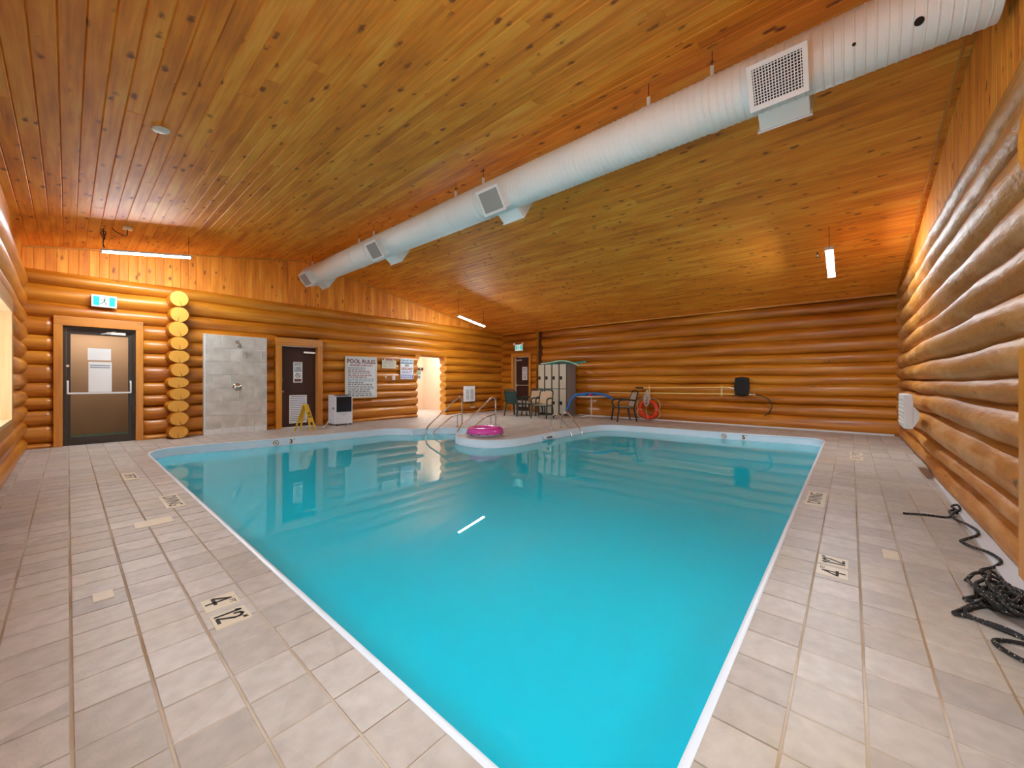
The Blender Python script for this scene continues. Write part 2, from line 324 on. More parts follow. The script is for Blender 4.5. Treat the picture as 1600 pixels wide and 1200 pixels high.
def log_obj(parent, axis, s0, s1, c, z0, z1, bulge, mat, cut0=False, cut1=False, rough=0, seed=0, inward=(0, 0)):
    """one log along an axis; c = centre of the other horizontal axis"""
    rnd = random.Random(seed); L = s1 - s0
    n = max(4, int(L / (.16 if rough else .34))); sd = 18
    hz = (z1 - z0) / 2; zc = (z0 + z1) / 2; ph = [rnd.uniform(0, 6.28) for _ in range(8)]
    bumps = [(rnd.uniform(s0, s1), rnd.uniform(0, 2 * pi), rnd.uniform(.05, .11)) for _ in range(int(L * (1.6 if rough else .3)))]
    stations = [s0 + L * i / n for i in range(n + 1)]
    if cut0: stations = sorted(set(stations + [s0 + .06, s0 + .13]))
    if cut1: stations = sorted(set(stations + [s1 - .06, s1 - .13]))
    vs_ = []; tap = rnd.uniform(-.012, .012)
    for s in stations:
        f = 1.0
        if cut0 and s - s0 < .13: f = .62 + .38 * (s - s0) / .13
        if cut1 and s1 - s < .13: f = min(f, .62 + .38 * (s1 - s) / .13)
        w = 1 + .025 * sin(s * 1.1 + ph[0]) + .015 * sin(s * 3.1 + ph[1]) + tap * (s - s0 - L / 2) / max(L, 1) * 2
        if rough: w += +.018 * sin(s * 2.0 + ph[2]) + .010 * sin(s * 5.2 + ph[3]) + .006 * sin(s * 11 + ph[4])
        dz = .012 * sin(s * .9 + ph[5]) + (.008 * sin(s * 1.9 + ph[6]) + .003 * sin(s * 6.1 + ph[7]) if rough else .006 * sin(s * 2.2 + ph[6]))
        for k in range(sd):
            a = 2 * pi * k / sd; r = 1.0
            for (bs, ba, br) in bumps:
                dd = (s - bs) / br; da = (a - ba + pi) % (2 * pi) - pi
                if abs(dd) < 2.2 and abs(da) < .8: r += .055 * math.exp(-dd * dd - (da / .35) ** 2)
            h = bulge * w * f * cos(a) * r; v = hz * 1.10 * (w * .5 + .5) * sin(a) * r * (1 if f == 1 else .9 + .1 * f)
            vs_.append((s, c + h, zc + dz + v) if axis == 'X' else (c + h, s, zc + dz + v))
    m = len(stations); fs = []
    for i in range(m - 1):
        for k in range(sd):
            l = (k + 1) % sd; fs.append((i * sd + k, i * sd + l, (i + 1) * sd + l, (i + 1) * sd + k))
    mb = MB(); mb.add(vs_, fs, 0); mb.f += [tuple(range(sd)), tuple(range((m - 1) * sd + sd - 1, (m - 1) * sd - 1, -1))]; mb.m += [1, 1]
    return mb.build('log', [mat, M['end']], parent, smooth=50)

def spans(lo, hi, z0, z1, holes):
    """split lo..hi around the holes (a, b, za, zb) that this course meets"""
    seg = [(lo, hi, False, False)]
    for (a, b, za, zb) in holes:
        if min(z1, zb) - max(z0, za) < .06: continue
        out = []
        for (p, q, c0, c1) in seg:
            if b <= p or a >= q: out.append((p, q, c0, c1)); continue
            if a > p + .05: out.append((p, a, c0, True))
            if b < q - .05: out.append((b, q, True, c1))
        seg = out
    return seg

# ------------------------------------------------------------------ pool outline
runs = [
    [(.879, .7), (.93, .5), (1.1, .405)], [(1.1, .405), (5, .405), (9.8, .405)],
    [(9.8, .405), (9.98, .415), (10.13, .46), (10.23, .58), (10.24, .9)], [(10.24, .9), (10.13, 1.6), (10.02, 2.6), (9.94, 4.0), (9.88, 4.5)],
    [(9.88, 4.5), (9.8, 4.85), (9.55, 5.08), (9.2, 5.18), (8.6, 5.22)], [(8.6, 5.22), (7.0, 5.22)], [(7.0, 5.22), (6.4, 5.2), (6.05, 5.22), (5.74, 5.34), (5.5, 5.56), (5.40, 5.85), (5.43, 6.2), (5.55, 6.48), (5.72, 6.67)],
    [(5.72, 6.67), (6.02, 6.68), (6.3, 6.83), (6.5, 7.08), (6.56, 7.35), (6.47, 7.65), (6.25, 7.92), (5.98, 8.12), (5.64, 8.2)],
    [(5.64, 8.2), (5.6, 8.38), (5.45, 8.6), (5.2, 8.76), (4.8, 8.84)], [(4.8, 8.84), (3.6, 8.88), (2.49, 9.02), (1.6, 9.2)],
    [(1.6, 9.2), (1.3, 9.22), (1.08, 9.12), (.93, 8.88), (.879, 8.55)], [(.879, 8.55), (.879, .7)]]
OUT = []
for i, r in enumerate(runs):
    straight = len(r) == 2
    pts = [Vector((p[0], p[1], 0)) for p in r]
    OUT += (pts[:-1] if straight else catmull(pts, 3)[:-1])
OUT = [Vector((p.x, p.y)) for p in OUT]
def offset(poly, d):
    n = len(poly); out = []
    for i in range(n):
        a, b, c = poly[i - 1], poly[i], poly[(i + 1) % n]
        e1 = (b - a).normalized(); e2 = (c - b).normalized(); n1 = Vector((e1.y, -e1.x)); n2 = Vector((e2.y, -e2.x))
        m = n1 + n2; m = m.normalized() if m.length > 1e-6 else n1; k = d / max(.5, m.dot(n1)); out.append(b + m * k)
    return out
OUTW = offset(OUT, .03)                      # outer edge of the coping
def inside(p, poly):
    x, y = p; c = False; n = len(poly); j = n - 1
    for i in range(n):
        a, b = poly[i], poly[j]
        if (a.y > y) != (b.y > y) and x < (b.x - a.x) * (y - a.y) / (b.y - a.y) + a.x: c = not c
        j = i
    return c
def cut_out(rect, poly):
    """triangles of the rectangle that lie outside poly"""
    x0, x1, y0, y1 = rect
    vs_ = [Vector(p) for p in ((x0, y0), (x1, y0), (x1, y1), (x0, y1))]; ed = [(0, 1), (1, 2), (2, 3), (3, 0)]; n = len(poly); hit = False
    for i in range(n):
        a, b = poly[i], poly[(i + 1) % n]
        if max(a.x, b.x) < x0 - .02 or min(a.x, b.x) > x1 + .02 or max(a.y, b.y) < y0 - .02 or min(a.y, b.y) > y1 + .02: continue
        k = len(vs_); vs_ += [a.copy(), b.copy()]; ed.append((k, k + 1)); hit = True
    if not hit: return None
    r = geometry.delaunay_2d_cdt(vs_, ed, [], 0, 1e-5); v, f = r[0], r[2]; keep = []
    for t in f:
        c = sum((v[i] for i in t), Vector((0, 0))) / len(t)
        if x0 < c.x < x1 and y0 < c.y < y1 and not inside(c, poly): keep.append(t)
    return v, keep

# ------------------------------------------------------------------ floor and its tiles
mb = MB(); v, keep = cut_out((D - .4, B + .4, C - .4, A + .4), OUTW); Z0 = -.005
mb.add([(p.x, p.y, Z0) for p in v], [tuple(t) for t in keep])
FLOOR = struct(mb, 'floor', M['grout'], 'beige square ceramic tile pool deck with sandy grout lines', 'floor')
G = .0045
cy_, sy_ = cos(radians(48.885)), sin(radians(48.885))
def proj(x, y, z=0):
    F = y * cy_ + x * sy_; R = x * cy_ - y * sy_
    if F < .25: return None
    return 800 + 605.9 * R / F, 595.35 - 605.9 * (z - H) / F
def parea(rect):
    q = [proj(*p) for p in ((rect[0], rect[2]), (rect[1], rect[2]), (rect[1], rect[3]), (rect[0], rect[3]))]
    if None in q or not any(0 < p[0] < 1600 and 0 < p[1] < 1200 for p in q): return 0
    q = [(min(max(p[0], 0), 1600), min(max(p[1], 0), 1200)) for p in q]
    return abs(sum(q[i][0] * q[(i + 1) % 4][1] - q[(i + 1) % 4][0] * q[i][1] for i in range(4))) / 2
PLQ = [(.47, .62, 2.5, 2.65), (.47, .62, 2.295, 2.445), (3.08, 3.23, .01, .165), (3.27, 3.42, .01, .165), (4.73, 5.31, .19, .34), (.61, .755, 4.82, 5.39), (.36, .6, 4.35, 4.55), (.09, .17, 3.08, 3.2),
       (.445, .58, 6.55, 7.08), (7.87, 8.22, -.15, .01), (8.36, 8.71, -.15, .01), (3.65, 3.82, -.25, -.17)]
tiles = []
i = -3
while TX0 + i * TP < B + .02:
    j = -4
    while TY0 + j * TP < A + .02:
        r = (TX0 + i * TP + G, TX0 + (i + 1) * TP - G, TY0 + j * TP + G, TY0 + (j + 1) * TP - G); j += 1
        r = (max(r[0], D - .1), min(r[1], B), max(r[2], C - .22), min(r[3], A))
        if r[1] - r[0] < .03 or r[3] - r[2] < .03: continue
        cut = cut_out(r, OUTW)
        if cut is None:
            if inside(((r[0] + r[1]) / 2, (r[2] + r[3]) / 2), OUTW): continue
            full = abs(r[1] - r[0] - TP + 2 * G) < 1e-4 and abs(r[3] - r[2] - TP + 2 * G) < 1e-4
            tiles.append((parea(r), r, 'full' if full else 'rect'))
        elif cut[1]: tiles.append((parea(r), r, cut))
    i += 1
tiles.sort(key=lambda t: -t[0])
def tile_mb(mb, r, kind, dx=0, dy=0):
    if kind in ('full', 'rect'):
        x0, x1, y0, y1 = r[0] - dx, r[1] - dx, r[2] - dy, r[3] - dy; b = .0025
        v = []
        for (k, z) in ((0, -.010), (0, -.0025), (b, 0)): v += [(x0 + k, y0 + k, z), (x1 - k, y0 + k, z), (x1 - k, y1 - k, z), (x0 + k, y1 - k, z)]
        f = [(8, 9, 10, 11)]
        for q in (0, 4): f += [(q + a, q + (a + 1) % 4, q + 4 + (a + 1) % 4, q + 4 + a) for a in range(4)]
        mb.add(v, f)
    else:
        v, keep = kind; n = len(v); ec = {}
        for t in keep:
            for a in range(len(t)): e = (t[a], t[(a + 1) % len(t)]); ec[e] = 1
        fs = [tuple(t) for t in keep] + [(e[1], e[0], e[0] + n, e[1] + n) for e in ec if (e[1], e[0]) not in ec]
        mb.add([(p.x - dx, p.y - dy, 0) for p in v] + [(p.x - dx, p.y - dy, -.01) for p in v], fs)
full_me = None; rest = MB(); rng = random.Random(3)
for n, (a, r, k) in enumerate(tiles):
    if n < 300:
        cx, cy = (r[0] + r[1]) / 2, (r[2] + r[3]) / 2
        if k == 'full':
            if full_me is None: q = MB(); tile_mb(q, r, k, cx, cy); full_me = q.mesh('floor_tile', M['tile'])
            o = link('floor_tile', full_me, FLOOR)
        else: q = MB(); tile_mb(q, r, k, cx, cy); o = q.build('floor_tile', M['tile'], FLOOR)
        o.location = (cx, cy, rng.uniform(-.0008, .0008)); o.rotation_euler = (rng.uniform(-.003, .003), rng.uniform(-.003, .003), 0)
    else: tile_mb(rest, r, k)
tag(rest.build('distant_floor_tile', M['tile'], FLOOR), kind='stuff')
GLY = {'4': [[(.68, 0), (.68, 1), (.08, .34), (.98, .34)]], '12': [[(.0, .85), (.14, 1), (.14, 0)], [(.42, .72), (.5, .92), (.7, 1), (.92, .88), (.94, .66), (.42, .04), (1, .04)]]}
# plaques let into the deck
def plaque(q, s=None, side='L', mat=None, sub=None, lab=None):
    x0, x1, y0, y1 = q; mb = MB().rbox(x0, x1, y0, y1, -.004, .0045, .0015)
    o = mb.build('deck_plaque', mat or M['plaque'], FLOOR); o['label'] = lab or 'cream plaque tile set in the deck'
    cx, cy = (x0 + x1) / 2, (y0 + y1) / 2
    def put(t, size, dx, dy, sx):
        if side == 'L': T = frame_mat((cx + dy, cy - dx, .0052), (0, -1, 0), (1, 0, 0))
        else: T = frame_mat((cx + dx, cy + dy, .0052), (1, 0, 0), (0, 1, 0))
        if t in GLY:
            mb = MB()
            for pl_ in GLY[t]:
                for (a, b) in zip(pl_, pl_[1:]):
                    a = Vector(a) - Vector((.5, .5)); b = Vector(b) - Vector((.5, .5)); S = Vector((size * .62, size * .80)); a = a * 1; b = b * 1
                    a = Vector((a.x * S.x, a.y * S.y)); b = Vector((b.x * S.x, b.y * S.y)); d = (b - a).normalized(); nn = Vector((-d.y, d.x)) * size * .055; e = d * size * .03
                    mb.prism([T @ Vector((p.x, p.y, 0)) for p in (a - e - nn, b + e - nn, b + e + nn, a - e + nn)], (0, 0, .0008))
            mb.build('lettering', M['ink'], o); return
        text(t, size, M['ink'], o, T, sx, off=.004)
    if s: put(s[0], s[1], s[2], s[3], s[4])
    if sub: put(*sub)
plaque(PLQ[0], ('4', .135, -.02, -.008, .85), 'L', sub=('FT', .036, .038, .045, 1), lab='cream plaque marked 4 FT on the left deck')
plaque(PLQ[1], ('12', .135, -.012, -.004, .62), 'L', sub=('M', .032, .048, .05, 1), lab='cream plaque marked 12 M on the left deck')
plaque(PLQ[2], ('4', .135, -.02, -.008, .85), 'R', sub=('FT', .036, .038, .045, 1), lab='cream plaque marked 4 FT on the right deck')
plaque(PLQ[3], ('12', .135, -.012, -.004, .62), 'R', sub=('M', .032, .048, .05, 1), lab='cream plaque marked 12 M on the right deck')
plaque(PLQ[4], ('DIVING', .15, 0, 0, .92), 'R', lab='cream plaque lettered DIVING beside the right pool edge')
plaque(PLQ[5], ('DIVING', .15, 0, 0, .90), 'L', lab='cream plaque lettered DIVING beside the left pool edge')
plaque(PLQ[6], None, lab='blank cream cover plate on the left deck')
plaque(PLQ[7], None, lab='small blank cream plate on the left deck')
plaque(PLQ[8], ('3FT', .13, 0, 0, 1.5), 'L', lab='far faded plaque on the left deck')
plaque(PLQ[9], ('5', .13, 0, 0, 2.0), 'R', lab='far faded plaque on the right deck'); plaque(PLQ[10], ('FT', .12, 0, 0, 1.6), 'R', lab='farthest faded plaque on the right deck')
plaque(PLQ[11], None, lab='small chipped cream plate on the right deck')

# ------------------------------------------------------------------ pool
POOL = thing('swimming_pool', 'L-shaped indoor swimming pool with milky turquoise water and white edge', 'swimming pool')
ZW = -.15
def ribbon(levels, mat, name, smooth=35):
    """levels: (offset, z) rings swept along the outline"""
    mb = MB(); n = len(OUT); vs_ = []
    for (d, z) in levels: vs_ += [(p.x, p.y, z) for p in offset(OUT, d)]
    fs = []
    for a in range(len(levels) - 1):
        for i in range(n):
            j = (i + 1) % n; fs.append((a * n + i, a * n + j, (a + 1) * n + j, (a + 1) * n + i))
    mb.add(vs_, fs); return mb.build(name, mat, POOL, smooth)
ribbon([(.03, -.01), (.03, .001), (.022, .006), (.008, .006), (0, .001), (0, -.018), (.006, -.024), (.006, -.19)], M['liner'], 'coping')
ribbon([(.006, -.19), (.006, -1.3)], M['basin'], 'basin_wall')
def fill(poly, z, name, mat, parent):
    bm = bmesh.new(); f = bm.faces.new([bm.verts.new((p.x, p.y, z)) for p in poly]); bmesh.ops.triangulate(bm, faces=[f])
    bmesh.ops.recalc_face_normals(bm, faces=bm.faces[:])
    for f in bm.faces:
        if f.normal.z < 0: f.normal_flip()
    me = bpy.data.meshes.new(name); bm.to_mesh(me); bm.free(); me.materials.append(mat); return link(name, me, parent)
fill(offset(OUT, .006), -1.3, 'basin_floor', M['basin'], POOL)
fill(offset(OUT, .005), ZW, 'water', M['water'], POOL)['kind'] = 'stuff'
for k, (r, z) in enumerate([(.62, -.36), (.9, -.6)]):                # half-round steps in the recess
    pts = [(5.95 - r * .0 + .52 - .0 - (0.0), 7.42, z)]
    pts = [(6.5 - (.30 if k == 0 else .75) * abs(cos(t)) - .0, 7.43 + (.62 if k == 0 else .72) * sin(t), z) for t in [(-pi / 2 + pi * q / 10) for q in range(11)]]
    MB().prism([(5.9 + .55 * cos(t) * (1 if k == 0 else .2) , 7.43 + .6 * sin(t), z) for t in [(-pi / 2 + pi * q / 12) for q in range(13)]], (0, 0, -.2)).build('pool_step', M['liner'], POOL)
def decal(loc, T, kind, lab):
    o = MB().box(-.075, .075, -.07, .055, 0, .003, T=T).build('depth_marker', M['paper'], POOL); o['label'] = lab
    if kind == 'no':
        MB().tube([T @ Vector((.048 * cos(a), -.008 + .048 * sin(a), .004)) for a in [2 * pi * k / 20 for k in range(20)]], .006, 5, closed=True).build('symbol_ring', M['brown_print'], o)
        MB().tube([T @ Vector((-.034, .026, .004)), T @ Vector((.034, -.042, .004))], .005, 5).build('symbol_bar', M['brown_print'], o)
        MB().tube([T @ Vector((-.018, -.02, .004)), T @ Vector((.002, .0, .004)), T @ Vector((.016, -.012, .004))], .006, 5).build('symbol_diver', M['ink'], o)
    else:
        text(kind, .125, M['ink'], o, T @ Matrix.Translation((-.01, -.008, .0036)), 1.1)
        text('FT', .03, M['ink'], o, T @ Matrix.Translation((.055, .035, .0036)), 1)
dA = lambda x, y: frame_mat((x, y, -.075), Vector((1, -.06, 0)), (0, 0, 1))
decal(0, dA(2.83, 8.95), 'no', 'round no-diving symbol on the pool edge below the shower'); decal(0, dA(3.12, 8.925), '3', 'white marker with black 3 on the pool edge')
dB = lambda x, y: frame_mat((x, y, -.075), (Vector((.1, -1, 0))), (0, 0, 1))
decal(0, dB(10.055, 2.22), 'no', 'round no-diving symbol on the far pool edge'); decal(0, dB(10.105, 1.82), '5', 'white marker with black 5 on the far pool edge')
sk = MB(); sk.box(7.05, 7.5, 5.15, 5.213, -.10, -.045); sk.build('skimmer_mouth', M['white'], POOL); MB().box(7.1, 7.3, 5.145, 5.15, -.09, -.06).build('skimmer_slot', M['void'], POOL)

# ------------------------------------------------------------------ walls
def wall(name, axis, plane, out, lo, hi, ztop, holes, label):
    """flat backing wall with openings; out = +1/-1 direction away from the room"""
    mb = MB(); xs = sorted({lo, hi} | {h[0] for h in holes} | {h[1] for h in holes})
    for a, b in zip(xs, xs[1:]):
        zz = [0 - .3]
        hs = [h for h in holes if h[0] <= a + 1e-6 and h[1] >= b - 1e-6]
        segs = [(-.3, ztop)]
        for h in hs:
            o2 = []
            for (p, q) in segs:
                if h[2] > p: o2.append((p, min(q, h[2])))
                if h[3] < q: o2.append((max(p, h[3]), q))
            segs = o2
        for (p, q) in segs:
            if q - p < .01: continue
            w0, w1 = sorted((plane + out * .06, plane + out * .22))
            if axis == 'X': mb.box(a, b, w0, w1, p, q)
            else: mb.box(w0, w1, a, b, p, q)
    return struct(mb, name, M['backing'], label, 'wall')
# left wall (gable with the doors)
dA1, dA2, dA3 = (-.11, .96, -.05, 2.36), (3.47, 4.52, -.05, 2.30), (7.66, 8.86, -.05, 2.12)
WL = wall('wall_left', 'X', A, 1, D - .3, B + .5, 3.2, [(-.09, .94, -.3, 2.3), (3.5, 4.48, -.3, 2.22), (7.6, 8.92, -.3, 2.1)], 'varnished log gable wall with three doorways and vertical boards above')
for k, (z0, z1) in enumerate(zip(LV_A, LV_A[1:])):
    for (a, b, c0, c1) in spans(D - .15, B + .25, z0, z1, [(dA1[0], dA1[1], -1, 2.40), (dA2[0], dA2[1], -1, 2.32), (dA3[0] , dA3[1], -1, 2.08)]):
        o = log_obj(WL, 'X', a, b, A + .05, z0, z1, .165, M['logX'], c0 and abs(a - dA3[1]) > .05, c1 and abs(b - dA3[0]) > .05, 0, 100 + k * 7 + int(a * 3))
        if k in (7, 6) and abs(b - dA3[0]) < .05: pass
# protruding ends of the crossing log wall
for k, (z0, z1) in enumerate(zip(LV_A[:11], LV_A[1:12])):
    z0, z1 = (max(z0, 0), z1) if k else (0, .24)
ze = [(0, .28), (.27, .56), (.55, .81), (.80, 1.06), (1.05, 1.29), (1.28, 1.58), (1.57, 1.85), (1.84, 2.12), (2.11, 2.44), (2.42, 2.75), (2.74, 3.08)]
for k, (z0, z1) in enumerate(ze):
    rr = random.Random(k + 50); w = rr.uniform(.15, .18); hz = (z1 - z0) / 2; zc = (z0 + z1) / 2; sd = 20; vs_ = []; fs = []; cx = 1.52 + rr.uniform(-.015, .015); yf = 10.50 + rr.uniform(-.02, .02)
    for (y, f) in ((A + .2, 1.0), (10.80, 1.02), (yf + .07, 1.1), (yf, .93)):
        for q in range(sd):
            a = 2 * pi * q / sd; e = 1 + .012 * cos(5 * a); vs_.append((w * f * cos(a) * e, y - yf, hz * (1.05 if f > .95 else .93) * sin(a)))
    for i_ in range(3):
        for q in range(sd): l = (q + 1) % sd; fs.append((i_ * sd + q, i_ * sd + l, (i_ + 1) * sd + l, (i_ + 1) * sd + q))
    mb = MB(); mb.add(vs_, fs, 0); mb.f.append(tuple(range(4 * sd - 1, 3 * sd - 1, -1))); mb.m.append(1)
    o = mb.build('log_end', [M['logY'], M['end']], WL, smooth=35); o.location = (cx, yf, zc)
    an = rr.uniform(-1.8, -1.2); d = Vector((cos(an), 0, sin(an)))
    c_ = MB().prism([(0, -.002, -.02), (d.x * hz * .9 + .006, -.002, d.z * hz * .9), (d.x * hz * .9 - .006, -.002, d.z * hz * .9)], (0, .004, 0)).build('crack', M['void'], o)
# unit plank, grooved edges, length 1 along local Y
def plank_mesh(mat, w, name='plank'):
    b = .007; h = .018; prof = [(-w / 2, -h), (-w / 2, -b), (-w / 2 + b, 0), (w / 2 - b, 0), (w / 2, -b), (w / 2, -h)]
    v = [(x, y, z) for y in (0, 1) for (x, z) in prof]
    f = [(i, i + 1, i + 7, i + 6) for i in range(5)] + [(5, 4, 3, 2, 1, 0), (6, 7, 8, 9, 10, 11)]
    return MB().add(v, f).mesh(name, mat)
GP = .134
pm = plank_mesh(M['plankZ'], GP - .001)
x = D
while x < B + .2:                                                   # gable boards, left wall: local Y -> Z, local Z(face) -> -Y
    xm = x + GP / 2; top = min(roof(x), roof(x + GP)) + .01
    o = link('board', pm, WL); o.matrix_world = frame_mat((xm, A - .0, ZL - .02), (1, 0, 0), (0, 0, 1)) @ Matrix.Scale(max(.02, top - ZL + .02), 4, (0, 1, 0)); x += GP
# back wall (eave wall)
WBK = wall('wall_back', 'Y', B, 1, C - .3, A + .3, 3.3, [(9.38, 10.28, -.3, 2.2)], 'long varnished log wall behind the lockers and the life ring')
for k, (z0, z1) in enumerate(zip(LV_B, LV_B[1:])):
    log_obj(WBK, 'Y', C - .25, 8.80 + .03 * (k % 2), B + .05, z0, z1, .165, M['logY'], False, False, 0, 300 + k)
    for (a, b, c0, c1) in spans(9.07, A + .1, z0, z1, [(9.30, 10.36, -1, 2.24)]):
        log_obj(WBK, 'Y', a, b, B + .02, z0, z1, .165, M['logY'], False, False, 0, 340 + k * 3 + int(a * 2))
MB().box(B + .02, B + .06, 8.7, 9.2, 0, 3.1).build('recess_board', M['dark_wood'], WBK)
struct(MB().rbox(B - .16, B - .10, C, 8.8, 3.085, 3.125, .006), 'trim_1', M['trimY'], 'narrow pine ledge along the top of the back log wall', 'trim')
struct(MB().rbox(B - .16, B - .10, 9.1, A - .1, 3.085, 3.125, .006), 'trim_2', M['trimY'], 'short pine ledge above the far exit door', 'trim')
# right wall (other gable)
wC = (.9, 2.57, .47, 1.24)
WR = wall('wall_right', 'X', C - .1, -1, D - .3, B + .5, 3.2, [wC], 'rough hand-peeled log wall on the right with bulging courses')
for k, (z0, z1) in enumerate(zip(LV_C, LV_C[1:])):
    for (a, b, c0, c1) in spans(D - .15, B + .2, z0, z1, [wC]):
        log_obj(WR, 'X', a, b, C - .17 - (.04 if k == 0 else 0) + random.Random(k).uniform(-.012, .012), z0, z1, .185 if k % 3 else .20, M['log_rough'], c0, c1, 1, 521 + k)
x = D
while x < B + .2:
    xm = x + GP / 2; top = min(roof(x), roof(x + GP)) + .01
    o = link('board', pm, WR); o.matrix_world = frame_mat((xm, C - .05, ZL - .02), (-1, 0, 0), (0, 0, 1)) @ Matrix.Scale(max(.02, top - ZL + .02), 4, (0, 1, 0)); x += GP
mb = MB().tube([(2.53, C - .2, 2.20), (2.53, -.60, 2.20), (2.53, -.54, 2.20)], [.165, .165, .15], 16); mb.build('log_end', M['logY'], WR, smooth=40)
# front wall (with the window)
wD, wD2 = (3.4, 6.12, .80, 1.90), (.4, 2.2, .80, 2.0)
WF = wall('wall_front', 'Y', D - .08, -1, C - .3, A + .3, 3.7, [wD, wD2], 'varnished log wall at the left edge holding a window')
for k, (z0, z1) in enumerate(zip(LV_D, LV_D[1:])):
    for (a, b, c0, c1) in spans(C - .1, A + .1, z0, z1, [wD, wD2]):
        log_obj(WF, 'Y', a, b, D - .09, z0, z1, .165, M['logY'], c0, c1, 0, 700 + k * 3 + int(a))
MB().box(D - .10, D - .0, C - .2, A + .2, 3.18, 3.8).build('fascia_board', M['plankY'], WF)
def window(n, axis, hole, pl0, pl1, outward, lab):
    """box-framed window: pl0 = room-side plane, pl1 = outer plane"""
    a, b, z0, z1 = hole; t = .035; lo, hi = sorted((pl0, pl1)); w = link('window_%d' % n, None); tag(w, lab, 'window', None, 'structure')
    def bx(s0, s1, q0, q1, u, v, name, mat):
        (MB().rbox(s0, s1, q0, q1, u, v, .004) if axis == 'X' else MB().rbox(q0, q1, s0, s1, u, v, .004)).build(name, mat, w)
    bx(a, a + t, lo, hi, z0, z1, 'jamb', M['pale_pine']); bx(b - t, b, lo, hi, z0, z1, 'jamb', M['pale_pine'])
    bx(a + t, b - t, lo, hi, z1 - t, z1, 'head', M['pale_pine']); bx(a + t, b - t, lo, hi, z0, z0 + t, 'sill', M['pale_pine'])
    c = pl0 + (pl1 - pl0) * .8
    for s in (0, 1, 2):
        p = a + t + (b - a - 2 * t - .04) * s / 2; bx(p, p + .04, c - .02, c + .02, z0 + t, z1 - t, 'mullion', M['white'])
    for s in (0, 1):
        p = a + t + .04 + (b - a - 2 * t - .04) * s / 2; bx(p, p + (b - a - 2 * t) / 2 - .06, c - .004, c + .004, z0 + t, z1 - t, 'pane', M['glass'])
    q0, q1 = sorted((pl0, pl0 + (pl1 - pl0) * .12)); e = .10
    bx(a - e, a, q0, q1, z0 - e, z1 + e, 'casing', M['trimZ']); bx(b, b + e, q0, q1, z0 - e, z1 + e, 'casing', M['trimZ'])
    bx(a, b, q0, q1, z1, z1 + e, 'casing', M['trimY']); bx(a, b, q0, q1, z0 - e, z0, 'casing', M['trimY'])
window(1, 'Y', wD, -.352, -.80, -1, 'deep pine window box at the left edge of the room')
window(2, 'Y', wD2, -.40, -.80, -1, 'unseen second pine window added in the front wall for fill light')  # added window, never in view, lets in fill daylight
window(3, 'X', wC, -.54, -1.15, -1, 'low pine-cased window at the near end of the right wall')
# curb along the right wall
mb = MB(); mb.prism([(2.9, -.86, 0), (2.9, -.675, 0), (4.2, -.70, 0), (5.4, -.735, 0), (7.0, -.77, 0), (7.0, -.86, 0)], (0, 0, .022)); struct(mb, 'baseboard_right', M['curb'], 'white painted curb strip at the foot of the right log wall', 'baseboard')
mb = MB().rbox(B - .13, B - .09, C + .05, 7.2, 0, .035, .004); struct(mb, 'baseboard_back', M['curb'], 'low pale skirting strip at the foot of the back wall', 'baseboard')

for (nm, par, yy, dy) in (('gable_backing', WL, A + .02, .1), ('gable_backing', WR, C - .07, -.1)):
    MB().prism([(D - .3, yy, 3.15), (B + .4, yy, 3.15), (B + .4, yy, roof(B + .4) + .05), (RX, yy, RZ + .05), (D - .3, yy, roof(D - .3) + .05)], (0, dy, 0)).build(nm, M['dark_wood'], par)
# ------------------------------------------------------------------ ceiling planks
mb = MB()
for (xa, xb) in ((D - .4, RX), (RX, B + .4)):
    za, zb = roof(xa) + .012, roof(xb) + .012
    mb.prism([(xa, C - .4, za), (xb, C - .4, zb), (xb, C - .4, zb + .1), (xa, C - .4, za + .1)], (0, A - C + .8, 0))
CEIL = struct(mb, 'ceiling', M['dark_wood'], 'pitched knotty pine plank ceiling rising to a ridge above the duct', 'ceiling')
cm = plank_mesh(M['plankY'], .1305)
for (xa, xb, n) in ((D - .05, RX, 35), (RX, B + .05, 60)):
    za, zb = roof(xa), roof(xb); sl = atan2(zb - za, xb - xa); w = (xb - xa) / n
    for i in range(n):
        xc = xa + w * (i + .5); cuts = sorted(rng.uniform(.6, A - 1) for _ in range(2)) 
        if cuts[1] - cuts[0] < 1: cuts = [2.5 + rng.uniform(-1.5, 1), 7 + rng.uniform(-1.5, 1.5)]
        ys = [C - .12] + cuts + [A + .02]
        for ya, yb in zip(ys, ys[1:]):
            o = link('plank', cm, CEIL); xd = Vector((cos(sl), 0, sin(sl)))
            T = frame_mat((xc, ya + .001, roof(xc) - .004 + rng.uniform(-.0012, .0012)), -xd, (0, 1, 0))   # z faces down
            o.matrix_world = T @ Matrix.Scale(yb - ya - .002, 4, (0, 1, 0)) @ Matrix.Scale(w / cos(sl) / .1305 * .996, 4, (1, 0, 0))
for n, (yy, s) in enumerate(((A - .015, -1), (C + .0, 1))):         # trim where the gables meet the ceiling
    for (xa, xb) in ((D, RX), (RX, B)):
        mb = MB(); mb.prism([(xa, yy, roof(xa) - .03), (xb, yy, roof(xb) - .03), (xb, yy, roof(xb)), (xa, yy, roof(xa))], (0, s * .02, 0))
        struct(mb, 'trim_%d' % (3 + n * 2 + (xa == RX)), M['trimX'], ['strip of pine trim under the ceiling, left gable near slope', 'strip of pine trim under the ceiling, left gable far slope', 'strip of pine trim under the ceiling, right gable near slope', 'strip of pine trim under the ceiling, right gable far slope'][n * 2 + (xa == RX)], 'trim')
disc = MB().lathe([(0, -.012), (.05, -.012), (.07, -.006), (.075, .0), (.075, .01)], 24, T=Matrix.Translation((.63, 5.34, roof(.63) - .006)) @ Matrix.Rotation(-.17, 4, 'Y')).build('ceiling_disc', M['offwhite'], None, 40)
